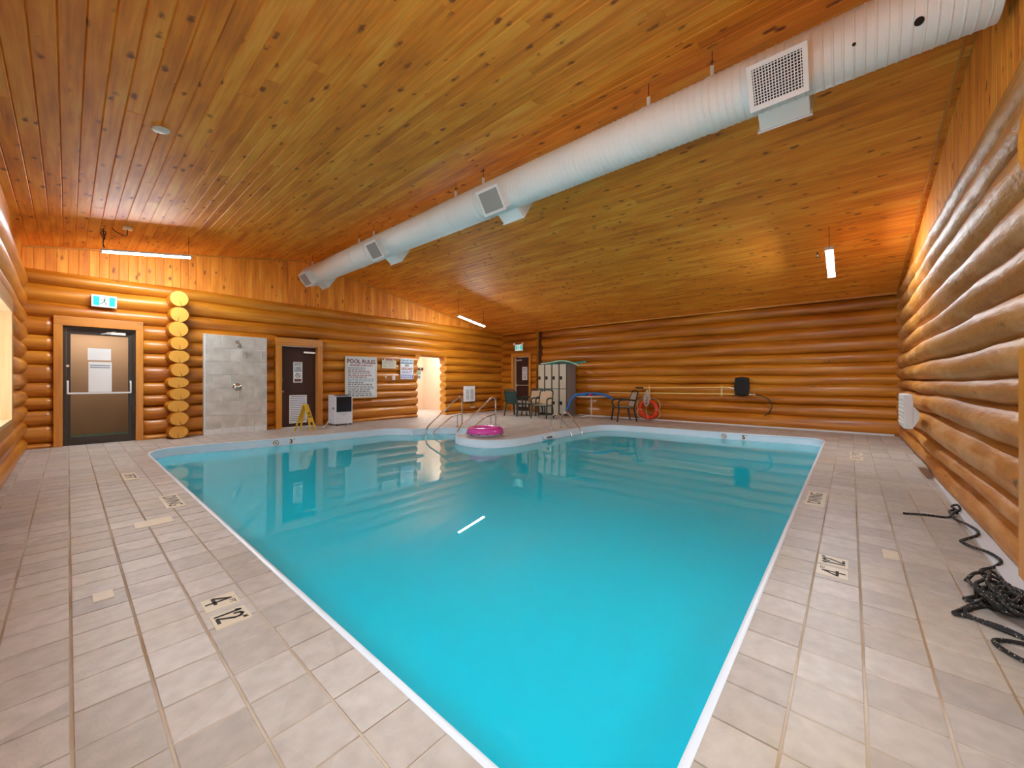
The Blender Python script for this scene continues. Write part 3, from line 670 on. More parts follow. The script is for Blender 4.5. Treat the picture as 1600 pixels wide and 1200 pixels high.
tag(disc, 'small round white cover on the ceiling above the left deck', 'ceiling cover')

# ------------------------------------------------------------------ rooms beyond
mb = MB(); mb.box(-.7, -.6, A + .3, 13.2, 0, 2.6); mb.box(1.3, 1.4, A + .3, 13.2, 0, 2.6); mb.box(-.7, 1.4, 12.9, 13.0, 0, 2.6); mb.box(-.7, 1.4, A + .22, 13.2, 2.6, 2.7)
struct(mb, 'corridor', M['tan_wall'], 'tan walled corridor seen through the glazed exit door', 'corridor')
struct(MB().box(-.7, 1.4, A - .02, 13.2, -.1, -.002), 'corridor_floor', M['mat_green'], 'dark green corridor floor behind the glazed exit door', 'floor')
mb = MB(); mb.box(6.9, 7.0, A + .25, 14, 0, 3.1); mb.box(12.2, 12.3, A + .25, 14, 0, 3.1); mb.box(6.9, 12.3, 13.9, 14, 0, 3.1); mb.box(6.9, 12.3, A + .22, 14, 3.1, 3.2); mb.box(10.1, 10.2, 12.2, 14, 0, 3.1)
struct(mb, 'changing_room', M['peach'], 'peach plastered room seen through the rounded log opening', 'room')
struct(MB().box(6.9, 12.3, A - .02, 14, -.1, -.001), 'changing_room_floor', M['tile'], 'pale tiled floor inside the peach room', 'floor')
pa = thing('wall_plate', 'small dark plate on the peach wall inside the log opening', 'wall plate', (9.86, 13.88, 1.72)); MB().rbox(-.20, .20, -.03, 0, -.05, .05, .008).build('plate', M['void'], pa)
for q in (-.1, .06): MB().box(q - .04, q + .04, -.034, -.03, -.02, .02).build('button', M['grille_grey'], pa)
nt_ = thing('notice', 'small green and white notice just inside the peach opening', 'notice', (7.74, 11.06, 1.40))
MB().box(-.0, .20, -.004, 0, -.14, .14).build('sheet', M['paper'], nt_); MB().box(.01, .19, -.006, -.004, .02, .13).build('green_panel', M['pale_green'], nt_); MB().box(.03, .17, -.006, -.004, -.11, -.02).build('text_block', M['grey_ink'], nt_)

# ------------------------------------------------------------------ doors
def casing(parent, axis, a, b, z1, p0, p1, w, mat='trimZ', matx='trimX', top=None):
    tw = top or w
    def bx(s0, s1, u, v, name, m):
        (MB().rbox(s0, s1, p0, p1, u, v, .006) if axis == 'X' else MB().rbox(p0, p1, s0, s1, u, v, .006)).build(name, M[m], parent)
    bx(a - w, a, 0, z1, 'casing', mat); bx(b, b + w, 0, z1, 'casing', mat); bx(a - w, b + w, z1, z1 + tw, 'head_casing', matx)
# door 1: glazed exit door
d1 = tag(link('door_1', None), 'glazed dark bronze exit door with a white push bar', 'door', None, 'structure')
casing(d1, 'X', -.06, .90, 2.22, A - .14, A + .1, .11, top=.17)
mb = MB(); y0, y1 = A - .04, A + .02
mb.box(-.06, -.02, y0, y1 + .04, 0, 2.22); mb.box(.86, .90, y0, y1 + .04, 0, 2.22); mb.box(-.02, .86, y0, y1 + .04, 2.18, 2.22); mb.box(-.02, .86, y0, y1 + .03, 0, .02); mb.build('frame', M['brown_metal'], d1)
lf = MB(); y0 = A - .02; y1 = A + .025
lf.box(-.018, .035, y0, y1, .02, 2.178); lf.box(.80, .858, y0, y1, .02, 2.178); lf.box(.035, .80, y0, y1, 2.08, 2.178); lf.box(.035, .80, y0, y1, .02, .15); leaf = lf.build('leaf', M['brown_metal'], d1)
MB().box(.035, .80, A, A + .006, .15, 2.08).build('pane', M['glass'], leaf)
for xx in (.0, .83): MB().tube([(xx, A - .03, 1.20), (xx, A - .075, 1.15), (xx, A - .09, 1.02), (xx, A - .09, .96)], .014, 6).build('bar_bracket', M['white'], leaf)
MB().rbox(-.0, .84, A - .10, A - .075, .955, .985, .006).build('push_bar', M['white'], leaf)
MB().lathe([(0, .02), (.022, .02), (.026, 0)], 12, T=frame_mat((-.0, A - .022, 1.48), (1, 0, 0), (0, 0, 1))).build('lock', M['chrome'], leaf, 40)
cl = MB().rbox(.50, .76, A - .075, A - .03, 2.10, 2.15, .006); cl.build('closer', M['alu'], d1); MB().tube([(.55, A - .08, 2.12), (.42, A - .12, 2.10), (.62, A - .05, 2.17)], .008, 6).build('closer_arm', M['alu'], d1)
p = tag(MB().box(.25, .56, A - .005, A - .003, 1.60, 1.83).build('paper_notice', M['paper']), 'upper grey paper taped to the glass of the exit door', 'notice')
p = tag(MB().box(.26, .57, A - .005, A - .003, .99, 1.57).build('paper_notice', M['paper']), 'long white paper taped below the other on the exit door glass', 'notice')
for q in range(2): MB().box(.28, .55, A - .007, A - .005, 1.49 - q * .04, 1.51 - q * .04).build('text_block', M['grey_ink'], p)
# door 2: brown door with louvre
d2 = tag(link('door_2', None), 'dark brown door with a white louvre and a paper sign', 'door', None, 'structure')
casing(d2, 'X', 3.55, 4.42, 2.10, A - .17, A + .2, .13, top=.20)
leaf = MB().rbox(3.555, 4.415, A - .02, A + .03, .01, 2.095, .004).build('leaf', M['brown_door'], d2)
MB().rbox(4.10, 4.40, A - .07, A - .02, 1.93, 1.98, .008).build('closer', M['alu'], d2)
lv = MB(); lv.box(3.76, 3.79, A - .035, A - .02, .10, .83); lv.box(4.16, 4.19, A - .035, A - .02, .10, .83); lv.box(3.79, 4.16, A - .035, A - .02, .10, .13); lv.box(3.79, 4.16, A - .035, A - .02, .80, .83)
lv = lv.build('louver', M['white'], leaf)
for q in range(14):
    z = .135 + q * .0475; MB().prism([(3.79, A - .034, z), (3.79, A - .021, z + .034), (3.79, A - .019, z + .03), (3.79, A - .031, z - .002)], (.37, 0, 0)).build('louver_slat', M['dehum'], leaf)
sph = lambda r, n=8: [(r * sin(pi * k / n), -r * cos(pi * k / n)) for k in range(n + 1)]
MB().lathe(sph(.032), 14, T=frame_mat((3.60, A - .065, .93), (1, 0, 0), (0, 0, 1))).build('knob', M['chrome'], leaf, 'all')
MB().tube([(3.60, A - .02, 1.30), (3.60, A - .06, 1.28), (3.60, A - .06, 1.18), (3.60, A - .02, 1.16)], .009, 6).build('pull_handle', M['chrome'], leaf)
def no_dive(o, x, y, z, r, T=None):
    T = T or WA(x, y, z)
    MB().tube([T @ Vector((r * cos(a), r * sin(a), .001)) for a in [2 * pi * k / 18 for k in range(18)]], r * .12, 5, closed=True).build('symbol_ring', M['ink'], o)
    MB().tube([T @ Vector((-r * .7, r * .7, .001)), T @ Vector((r * .7, -r * .7, .001))], r * .08, 5).build('symbol_bar', M['ink'], o)
    MB().prism([T @ Vector(p) for p in ((-r * .2, -r * .4, 0), (r * .3, -r * .4, 0), (r * .1, r * .3, 0), (-r * .1, r * .45, 0))], T.to_3x3() @ Vector((0, 0, .002))).build('symbol_figure', M['ink'], o)
def word_lines(parent, T, w, z_top, n, pitch, h, mats, seed=1, wmin=.05):
    """rows of small print, too small to read in the photograph"""
    rr = random.Random(seed)
    for q in range(n):
        mb = MB(); u = 0; z = z_top - q * pitch
        while u < w * rr.uniform(.82, 1):
            l = rr.uniform(wmin * .4, wmin * 1.3); l = min(l, w - u)
            if l < .006: break
            mb.box(u, u + l, z - h, z, 0, .0012, T=T); u += l + wmin * .25
        if mb.f: tag(mb.build('print_line', mats[q % len(mats)], parent), kind='stuff')
s2 = thing('door_sign', 'tall white sign with a no-diving circle on the brown louvred door', 'sign', (3.97, A - .024, 1.43)); I = Matrix.Identity(4)
MB().rbox(-.11, .11, -.006, 0, -.27, .27, .002).build('board', M['paper'], s2); TS = WA(-.09, -.007, 0)
word_lines(s2, TS, .18, .25, 3, .035, .02, [M['brown_print'], M['teal_print'], M['teal_print']], 3, .04); word_lines(s2, TS, .18, .13, 4, .033, .02, [M['ink'], M['teal_print']], 4, .04)
no_dive(s2, 0, -.007, -.08, .055); MB().box(-.085, .085, -.008, -.006, -.245, -.175).build('brown_band', M['brown_print'], s2)
# opening 3: rough log arch
mb = MB(); 
for (x, w) in ((7.70, 1), (8.82, -1)):
    pass
arch = tag(link('door_3', None), 'doorless opening cut through the logs with rounded yellow edges', 'doorway', None, 'structure')
for k, (z0, z1) in enumerate(zip(LV_A[:9], LV_A[1:10])):
    z1 = min(z1, 2.08); w = .03 + .02 * (k % 3)
    hz = (z1 - z0) / 2 * 1.02; MB().prism([(8.86, A + .05 + .168 * cos(q * pi / 7), (z0 + z1) / 2 + hz * sin(q * pi / 7)) for q in range(14)], (-.035, 0, 0)).build('cut_log_face', M['end'], arch, 50)
for (xa, xb) in ((7.6, 7.98), (8.55, 8.95)):                         # rounded upper corners
    s = 1 if xa < 8 else -1; x0 = xa if s == 1 else xb
    MB().prism([(x0, A - .06, 2.12), (x0 + s * .34, A - .06, 2.12), (x0 + s * .20, A - .06, 2.05), (x0 + s * .12, A - .06, 1.92), (x0, A - .06, 1.76)], (0, .26, 0)).build('corner_block', M['logX'], arch)
# door 4: far exit door in the back wall
d4 = tag(link('door_4', None), 'dark brown exit door in the back wall beside the lockers', 'door', None, 'structure')
casing(d4, 'Y', 9.42, 10.22, 2.15, B - .17, B + .1, .10, matx='trimY', top=.15)
leaf = MB().rbox(B - .03, B + .02, 9.43, 10.21, .01, 2.145, .004).build('leaf', M['brown_door'], d4)
MB().box(B - .05, B - .01, 10.16, 10.215, 0, 2.15).build('frame_edge', M['alu'], d4)
MB().rbox(B - .10, B - .075, 9.46, 10.18, 1.02, 1.05, .005).build('push_bar', M['alu'], leaf); MB().rbox(B - .08, B - .03, 10.10, 10.16, .98, 1.09, .005).build('bar_bracket', M['alu'], leaf)
MB().rbox(B - .08, B - .03, 9.85, 10.12, 2.0, 2.06, .006).build('closer', M['alu'], d4)
MB().rbox(B - .04, B - .03, 9.55, 10.1, .18, .42, .003).build('kick_panel', M['alu'], leaf)
s4 = thing('door_sign', 'narrow white sign with a small symbol on the far exit door', 'sign', (B - .033, 9.72, 1.50))
MB().rbox(-.005, 0, -.13, .13, -.26, .26, .002).build('board', M['paper'], s4); T4 = WB(-.006, .11, 0)
word_lines(s4, T4, .22, .22, 3, .04, .025, [M['grey_ink']], 5, .05); MB().box(-.0065, -.005, -.11, .11, .06, .075).build('dark_rule', M['ink'], s4); no_dive(s4, 0, 0, 0, .06, T=WB(-.006, 0, -.15)); word_lines(s4, T4, .22, .0, 2, .04, .02, [M['grey_ink']], 6, .05)

# ------------------------------------------------------------------ exit signs
def running_man(o, T, s):
    def P(*q): return [T @ Vector((a * s, b * s, .0015)) for a, b in q]
    mb = MB(); mb.tube(P((.02, .28), (-.02, .0)), .05 * s, 5); mb.tube(P((-.02, 0), (.12, -.1), (.1, -.3)), .035 * s, 5); mb.tube(P((-.02, 0), (-.15, -.15), (-.32, -.2)), .035 * s, 5)
    mb.tube(P((.02, .24), (.18, .16), (.26, .24)), .028 * s, 5); mb.tube(P((.02, .24), (-.16, .2), (-.2, .05)), .028 * s, 5); mb.tube(P((.05, .36), (.06, .42)), .055 * s, 6); mb.build('running_figure', M['mat_green'], o)
e1 = thing('exit_sign', 'green and white running man exit sign above the glazed door', 'exit sign', (.46, A - .15, 2.73), radians(0))
MB().rbox(-.17, .17, -.055, 0, -.115, .115, .008).build('housing', M['offwhite'], e1)
MB().box(-.155, .155, -.058, -.055, -.10, .10).build('face', M['exit_white'], e1); MB().box(-.145, -.065, -.060, -.058, -.085, .085).build('green_panel', M['exit_green'], e1); MB().box(.065, .145, -.060, -.058, -.085, .085).build('green_panel', M['exit_green'], e1)
running_man(e1, WA(0, -.060, -.01), .2); e1.rotation_euler = (radians(8), 0, 0)
e2 = thing('exit_sign', 'green exit sign with two lamp heads above the far door', 'exit sign', (B - .16, 9.88, 2.52))
MB().rbox(-.06, 0, -.2, .2, -.13, .13, .008).build('housing', M['offwhite'], e2)
MB().box(-.063, -.06, -.18, .18, -.11, .11).build('face', M['exit_white'], e2)
for q in (-.12, .12): MB().box(-.065, -.063, q - .045, q + .045, -.09, .09).build('green_panel', M['exit_green'], e2)
running_man(e2, WB(-.065, 0, -.01), .2)
for q in (-.21, .22): MB().lathe([(0, .05), (.045, .05), (.05, .03), (.035, -.03), (.01, -.05)], 12, T=frame_mat((-.05, q, .15), (0, -1, 0), (0, 0, 1))).build('lamp_head', M['white'], e2, 40)

# ------------------------------------------------------------------ shower panel
sx0, sx1, sz, sy = 1.96, 3.19, 2.24, 10.70
sp = tag(MB().box(sx0 + .008, sx1, sy + .008, A - .13, 0, sz).build('tiled_shower', M['mortar']), 'grey stone-tiled shower panel with chrome head and valve against the log wall', 'shower')
tw = .312; rows = 7; rh = (sz - .13) / rows
for r in range(rows):
    z1 = sz - r * rh - .004; z0 = z1 - rh + .012; off = 0 if r % 2 == 0 else tw / 2
    xx = sx0 + .03 - (tw - off if off else 0)
    while xx < sx1 - .02:
        a = max(xx, sx0 + .03); b = min(xx + tw - .012, sx1 - .012)
        if b - a > .03: MB().rbox(a, b, sy, sy + .02, z0, z1, .002).build('wall_tile', M['stone'], sp)
        xx += tw
xx = sx0 + .03
while xx < sx1 - .02: MB().rbox(xx, min(xx + tw / 2 - .006, sx1 - .01), sy - .004, sy + .02, .004, .12, .002).build('skirting_tile', M['stone_light'], sp); xx += tw / 2
for q in range(44): MB().box(sx0, sx0 + .012, sy + .004, sy + .045, q * .0505 + .004, q * .0505 + .046).build('mosaic_tile', M['stone'], sp)
sh = link('shower_head', None, sp); sh.location = (2.58, sy, 2.06); sh['label'] = 'chrome shower head on a short arm'
MB().tube([(0, 0, .04), (0, -.05, .05), (0, -.10, .01), (.01, -.13, -.03)], .011, 8).build('arm', M['chrome'], sh, 50); MB().lathe([(0, .006), (.035, .006), (.035, 0)], 16, T=WA(0, 0, .04)).build('flange', M['chrome'], sh, 40)
MB().lathe([(0, .05), (.016, .05), (.022, .02), (.042, -.02), (.044, -.035), (0, -.035)], 16, T=Matrix.Translation((.015, -.145, -.05)) @ Matrix.Rotation(.5, 4, 'X')).build('spray_cup', M['chrome'], sh, 40)
sv = link('shower_valve', None, sp); sv.location = (2.58, sy, 1.06); sv['label'] = 'round chrome valve with a lever'
MB().lathe([(0, .02), (.04, .02), (.085, .008), (.09, 0)], 24, T=WA(0, 0, 0)).build('escutcheon', M['chrome'], sv, 60); MB().lathe([(0, .07), (.03, .065), (.035, .02)], 16, T=WA(0, 0, 0)).build('hub', M['chrome'], sv, 60); MB().tube([(0, -.05, 0), (-.03, -.06, -.05), (-.035, -.065, -.075)], .009, 6).build('lever', M['chrome'], sv, 60)

# ------------------------------------------------------------------ signs on the left wall
ps = thing('pool_rules_sign', 'large white framed board headed POOL RULES on the log wall', 'sign', (5.655, A - .15, 1.31))
w, h = .49, .605; MB().rbox(-w, w, -.02, 0, -h, h, .006).build('frame', M['aged_paper'], ps); MB().box(-w + .03, w - .03, -.022, -.02, -h + .03, h - .03).build('board', M['sign_board'], ps)
bd = MB(); 
for (a, b, c, d) in ((-w + .05, w - .05, h - .057, h - .05), (-w + .05, w - .05, -h + .05, -h + .057), (-w + .05, -w + .056, -h + .05, h - .05), (w - .056, w - .05, -h + .05, h - .05)): bd.box(a, b, -.0228, -.022, c, d)
bd.build('border_line', M['grey_ink'], ps)
text('POOL RULES', .165, M['brown_print'], ps, WA(.0, -.0232, .455), .93); text('REGISTERED GUESTS ONLY', .062, M['red'], ps, WA(.0, -.0232, .345), .92)
TP_ = WA(-.41, -.0222, 0)
word_lines(ps, TP_, .62, .285, 2, .05, .030, [M['grey_ink']], 11, .08); word_lines(ps, TP_, .76, .185, 1, .05, .034, [M['pale_red']], 12, .10); word_lines(ps, TP_, .72, .13, 1, .05, .030, [M['grey_ink']], 13, .10)
word_lines(ps, TP_, .76, .072, 1, .05, .034, [M['pale_red']], 14, .10); word_lines(ps, TP_, .60, .018, 1, .05, .034, [M['pale_red']], 15, .10); word_lines(ps, TP_, .80, -.04, 2, .052, .032, [M['pale_teal']], 16, .10)
word_lines(ps, TP_, .48, -.145, 1, .05, .032, [M['dim_ink']], 17, .09); word_lines(ps, TP_, .74, -.195, 1, .05, .028, [M['dim_ink']], 18, .09); word_lines(ps, TP_, .80, -.25, 2, .05, .03, [M['grey_ink']], 19, .09)
word_lines(ps, TP_, .76, -.352, 3, .055, .032, [M['grey_ink'], M['dim_ink']], 20, .09); word_lines(ps, WA(-.33, -.0222, 0), .72, -.515, 1, .05, .026, [M['dim_ink']], 21, .12)
n2 = thing('safety_notice', 'small cream notice with red heading between the two larger signs', 'sign', (6.575, A - .13, 1.74))
MB().rbox(-.245, .245, -.008, 0, -.15, .15, .003).build('sheet', M['aged_paper'], n2); MB().box(-.12, .14, -.0095, -.008, .10, .14).build('red_heading', M['red'], n2)
for q in (-.2, .2): MB().box(q - .03, q + .03, -.0095, -.008, .11, .15).build('dark_corner', M['brown_print'], n2)
word_lines(n2, WA(-.2, -.0085, 0), .4, .08, 3, .032, .014, [M['grey_ink']], 31, .06); word_lines(n2, WA(-.2, -.0085, 0), .12, -.05, 2, .035, .018, [M['grey_ink']], 32, .05); word_lines(n2, WA(-.02, -.0085, 0), .22, -.04, 2, .035, .01, [M['grey_ink']], 33, .06)
n3 = thing('warning_sign', 'blue banded sign reading NO LIFEGUARD ON DUTY beside the opening', 'sign', (7.22, A - .13, 1.59))
MB().rbox(-.245, .245, -.01, 0, -.325, .325, .02).build('board', M['paper'], n3)
MB().box(-.225, .225, -.0115, -.01, .17, .30).build('blue_band', M['teal_print'], n3); MB().box(-.225, .225, -.0115, -.01, -.305, -.185).build('lower_band', M['blue_print'], n3)
text('WARNING', .115, M['paper'], n3, WA(0, -.012, .235), .9); text('NO', .115, M['ink'], n3, WA(0, -.0105, .11), .8); text('LIFEGUARD', .112, M['red'], n3, WA(0, -.0105, .0), .72); text('ON DUTY', .115, M['blue_print'], n3, WA(0, -.0105, -.11), .75)
word_lines(n3, WA(-.2, -.0118, 0), .4, -.205, 3, .034, .018, [M['paper']], 35, .06)
h1 = thing('coat_hook', 'small white round hook on the log below the cream notice', 'hook', (6.47, A - .12, 1.315)); MB().lathe([(0, .05), (.025, .05), (.032, .03), (.02, .01), (.035, 0)], 14, T=WA(0, 0, 0)).build('knob', M['offwhite'], h1, 60); MB().box(.05, .08, -.02, .03, -.02, .02).build('clip', M['brown_print'], h1)
h2 = thing('wall_switch_box', 'cream switch box with a short cable under the warning sign', 'switch box', (6.72, A - .12, 1.30))
MB().rbox(-.05, .05, -.05, .03, -.07, .07, .01).build('box', M['offwhite'], h2); MB().rbox(-.02, .02, -.06, -.05, -.02, .04, .004).build('toggle', M['white'], h2); MB().tube([(.02, -.02, -.07), (.01, -.02, -.10), (.0, .0, -.13)], .006, 6).build('cable', M['black'], h2)
# white heater on the left wall
ht = thing('wall_heater', 'white wall heater with four grey grilles by the steel handrails', 'heater', (9.93, A - .11, .72))
MB().rbox(-.27, .27, -.07, 0, -.29, .29, .012).build('case', M['white'], ht)
for a in (-.11, .11):
    for b in (-.14, .06): MB().box(a - .075, a + .075, -.073, -.07, b - .075, b + .10).build('grille', M['grille_grey'], ht); 
for a in (-.11, .11):
    for q in range(9): MB().box(a - .07, a + .07, -.078, -.073, -.20 + q * .042, -.185 + q * .042).build('grille_bar', M['white'], ht)
MB().tube([(.12, -.02, -.29), (.14, -.04, -.42), (.10, -.06, -.47), (.22, -.05, -.46)], .008, 6).build('cord', M['black'], ht, 50); MB().rbox(.08, .26, -.08, -.03, -.53, -.49, .008).build('plug_box', M['offwhite'], ht)
# grey-white panel heater at the end of the right wall
hc = thing('panel_heater', 'upright white panel heater on the right log wall near the far corner', 'heater', (7.62, -.62, .79))
MB().rbox(-.36, .36, .0, .09, -.22, .23, .012).build('case', M['white'], hc)
for q in range(7): MB().box(-.33, .33, .09, .095, -.18 + q * .055, -.155 + q * .055).build('fin', M['offwhite'], hc)
MB().prism([(-.36, 0, -.2), (-.36, 0, .08), (-.36, -.055, .0), (-.36, -.05, -.1)], (.7, 0, 0)).build('mounting_wedge', M['white'], hc)

# ------------------------------------------------------------------ wet floor sign and dehumidifier
wf = thing('wet_floor_sign', 'yellow folding wet floor sign in front of the louvred door', 'wet floor sign', (3.80, 9.98, 0), radians(-48))
for s in (-1, 1):
    a = MB(); t = .012
    pts = [(-.155, .0), (.155, .0), (.10, .62), (-.10, .62)]
    # cut-out between the feet
    P3 = [(s * (.185 - .17 * v / .62), u, v) for (u, v) in [(-.155, 0), (-.10, 0), (-.06, .20), (.06, .20), (.10, 0), (.155, 0), (.085, .62), (-.085, .62)]]
    pn = a.prism(P3, (s * t, 0, .002)).build('panel', M['yellow'], wf)
    nx = Vector((-.62 * -s, 0, .19)).normalized(); 
    T = frame_mat((s * (.095 + t + .004), 0, .33), Vector((0, s, 0)), Vector((-s * .19, 0, .62)))
    text('CAUTION', .05, M['ink'], pn, T @ Matrix.Translation((0, .16, 0)), .62); text('WET', .075, M['ink'], pn, T @ Matrix.Translation((0, .08, 0)), .8); text('FLOOR', .07, M['ink'], pn, T @ Matrix.Translation((0, 0, 0)), .7)
MB().rbox(-.03, .03, -.08, .08, .60, .635, .006).build('hinge', M['yellow'], wf)
dh = thing('dehumidifier', 'white portable dehumidifier with a glossy black upper panel', 'dehumidifier', (4.91, 10.52, 0))
MB().prism([(-.235, -.21, .05), (-.235, .21, .05), (-.235, .21, .82), (-.235, -.12, .82), (-.235, -.21, .77)], (.47, 0, 0)).build('case', M['dehum'], dh)
MB().box(-.205, .205, -.218, -.208, .37, .775).build('black_panel', M['satin_black'], dh); MB().box(-.20, .20, -.20, .0, .8201, .828).build('top_panel', M['satin_black'], dh)
MB().rbox(-.225, .225, -.217, -.21, .06, .35, .003).build('tank_front', M['dehum'], dh); MB().rbox(-.06, .06, -.22, -.215, .295, .31, .002).build('tank_handle', M['grille_grey'], dh)
MB().cyl((-.245, -.10, .47), (-.235, -.10, .47), .028, 14).build('drain_port', M['black'], dh)
for a in (-.19, .19):
    for b in (-.17, .17): MB().lathe([(0, .0), (.02, .0), (.024, .02), (.02, .05), (0, .05)], 10, T=Matrix.Translation((a, b, 0))).build('caster', M['black'], dh, 40)
hs = tag(MB().tube(catmull([(4.675, 10.62, .20), (4.62, 10.60, .12), (4.52, 10.50, .03), (4.42, 10.38, .013), (4.36, 10.30, .013)], 5), .012, 8).build('drain_hose', M['offwhite'], None, 60), 'pale drain hose running from the dehumidifier onto the deck', 'hose')

# ------------------------------------------------------------------ air duct
DX, DZ, DR = 4.07, 3.85, .233
duct = thing('air_duct', 'long pale ribbed round air duct hung under the ceiling ridge', 'air duct', (DX, 0, DZ))
TD = Matrix.Rotation(-pi / 2, 4, 'X')                                  # local Z -> +Y
prof = []; y = C + .02
while y < 10.35:
    if y < 5.2: prof += [(DR, y), (DR, y + .040), (DR + .0045, y + .046), (DR + .0045, y + .052), (DR, y + .058)]; y += .062
    else: prof += [(DR, y), (DR, y + .10), (DR + .0015, y + .104), (DR, y + .108)]; y += .11
MB().lathe(prof, 40, T=TD).build('barrel', M['duct'], duct, 28)
MB().lathe([(DR, 10.30), (DR + .003, 10.34), (DR, 10.40), (DR * .93, 10.50), (DR * .72, 10.575), (DR * .4, 10.61), (0, 10.62)], 40, T=TD).build('end_cap', M['duct'], duct, 60)
HY = [1.0, 1.62, 4.12, 4.74, 7.26, 7.87, 10.25]
for y in HY:
    MB().lathe([(DR + .002, y - .022), (DR + .008, y - .018), (DR + .008, y + .018), (DR + .002, y + .022)], 40, T=TD).build('band', M['duct'], duct, 40)
    MB().box(-.012, .012, y - .016, y + .016, DR, DR + .14).build('hanger_strap', M['white'], duct); MB().cyl((0, y, DR + .13), (0, y, roof(DX) - DZ - .012), .004, 6).build('hanger_rod', M['void'], duct)
def diffuser(y, side, big):
    a = radians(35); n = Vector((side * cos(a), 0, -sin(a))); p = Vector((-side * sin(a), 0, -cos(a)))   # p points down/inward
    yv = Vector((0, 1, 0)); hw, hh, o = .185, .15, .335
    q = link('diffuser', None, duct); c0 = Vector((0, y, 0))
    def bx(u0, u1, v0, v1, w0, w1, name, mat, par=q, bev=0):
        T = Matrix.Translation(c0) @ Matrix((yv, p, n)).transposed().to_4x4()
        m = MB(); (m.rbox(u0, u1, v0, v1, w0, w1, bev, T=T) if bev else m.box(u0, u1, v0, v1, w0, w1, T=T)); return m.build(name, mat, par)
    bx(-hw, hw, -hh, hh, .17, o, 'collar', M['duct'])
    f = .035; e = .018
    for (u0, u1, v0, v1) in ((-hw - e, hw + e, -hh - e, -hh + f - e), (-hw - e, hw + e, hh - f + e, hh + e), (-hw - e, -hw + f - e, -hh + f - e, hh - f + e), (hw - f + e, hw + e, -hh + f - e, hh - f + e)): bx(u0, u1, v0, v1, o, o + .012, 'frame', M['white'])
    bx(-hw + f - e, hw - f + e, -hh + f - e, hh - f + e, o - .002, o + .001, 'slot_back', M['void'])
    u = -hw + f - e + .008; vanes = MB(); T = Matrix.Translation(c0) @ Matrix((yv, p, n)).transposed().to_4x4(); st = .021 if big else .016
    while u < hw - f + e: vanes.box(u, u + .006 if big else u + .008, -hh + f - e, hh - f + e, o + .001, o + .010, T=T); u += st
    v = -hh + f - e + .008
    while v < hh - f + e: vanes.box(-hw + f - e, hw - f + e, v, v + .006, o + .001, o + .007, T=T); v += st
    vanes.build('vane', M['white' if big else 'grille_grey'], q)
for (y, big) in ((.45, 1), (3.69, 0), (6.75, 0), (9.95, 0)): diffuser(y, -1, big); diffuser(y, 1, big)
for (y, r, ang) in ((-.02, .012, 0), (-.36, .026, .12)):
    th = atan2(H - DZ, -DX) + ang; n = Vector((cos(th), 0, sin(th))); MB().cyl(Vector((0, y, 0)) + n * (DR - .01), Vector((0, y, 0)) + n * (DR + .008), r, 14).build('inspection_plug', M['void'], duct)

# ------------------------------------------------------------------ tube lights
def tube_light(x0, x1, y, z0, z1, lab, hangs=(0, 1)):
    t = thing('tube_light', lab, 'ceiling light', (x0, y, z0), group='hanging LED tube lights'); L = x1 - x0; dz = z1 - z0
    v = Vector((L, 0, dz)); u = v.normalized(); T = frame_mat((0, 0, 0), u, (0, 1, 0)); n = v.length
    MB().rbox(0, n, -.055, .055, -.012, .02, .006, T=T).build('housing', M['white'], t)
    MB().rbox(.01, n - .01, -.022, .022, -.034, -.012, .008, T=T).build('diffuser_tube', M['tube'], t)
    for s in (0, n - .015): MB().rbox(s, s + .015, -.056, .056, -.036, .022, .004, T=T).build('end_cap', M['white'], t)
    for f in hangs:
        xx = L * f; MB().cyl((xx + (.03 if f == 0 else -.03), 0, dz * f + .03), (xx + (.03 if f == 0 else -.03), 0, roof(x0 + xx) - z0 - .01), .004, 6).build('suspension_cord', M['void'], t)
    return t
tube_light(.36, 1.54, 9.45, 3.385, 3.56, 'glowing tube light hung above the glazed exit door')
tube_light(7.95, 9.1, 9.17, 3.235, 3.03, 'glowing tube light hung in the far corner above the doorway')
tube_light(8.12, 9.28, .262, 3.36, 3.145, 'glowing tube light hung near the right log wall')
tube_light(.5, 1.7, .262, 3.38, 3.58, 'unseen tube light assumed overhead to match the layout and light the room')  # unseen fourth lamp, assumed from the layout and kept for its light
jb = thing('ceiling_outlet', 'small ceiling outlet box with a drooping black cable above the tube light', 'outlet', (.66, 9.15, roof(.66) - .02))
MB().rbox(-.06, .06, -.05, .05, -.03, .012, .006).build('box', M['alu'], jb)
MB().tube(catmull([(0, 0, -.03), (-.01, .05, -.12), (-.12, .1, -.08), (-.2, .15, -.0), (-.27, .2, -.05), (-.25, .25, -.2), (-.30, .25, -.1), (-.24, .22, -.08), (-.27, .28, -.24), (-.25, .3, -.33)], 5), .007, 6).build('cable', M['black'], jb, 60)
sp_ = thing('sprinkler', 'small brass sprinkler head beside the right tube light', 'sprinkler', (9.09, .46, roof(9.09)))
MB().cyl((0, 0, 0), (0, 0, -.05), .012, 8).build('pipe', M['brown_metal'], sp_); MB().lathe([(0, -.04), (.02, -.05), (.012, -.08), (.035, -.10), (0, -.105)], 12).build('head', M['chrome'], sp_, 40)

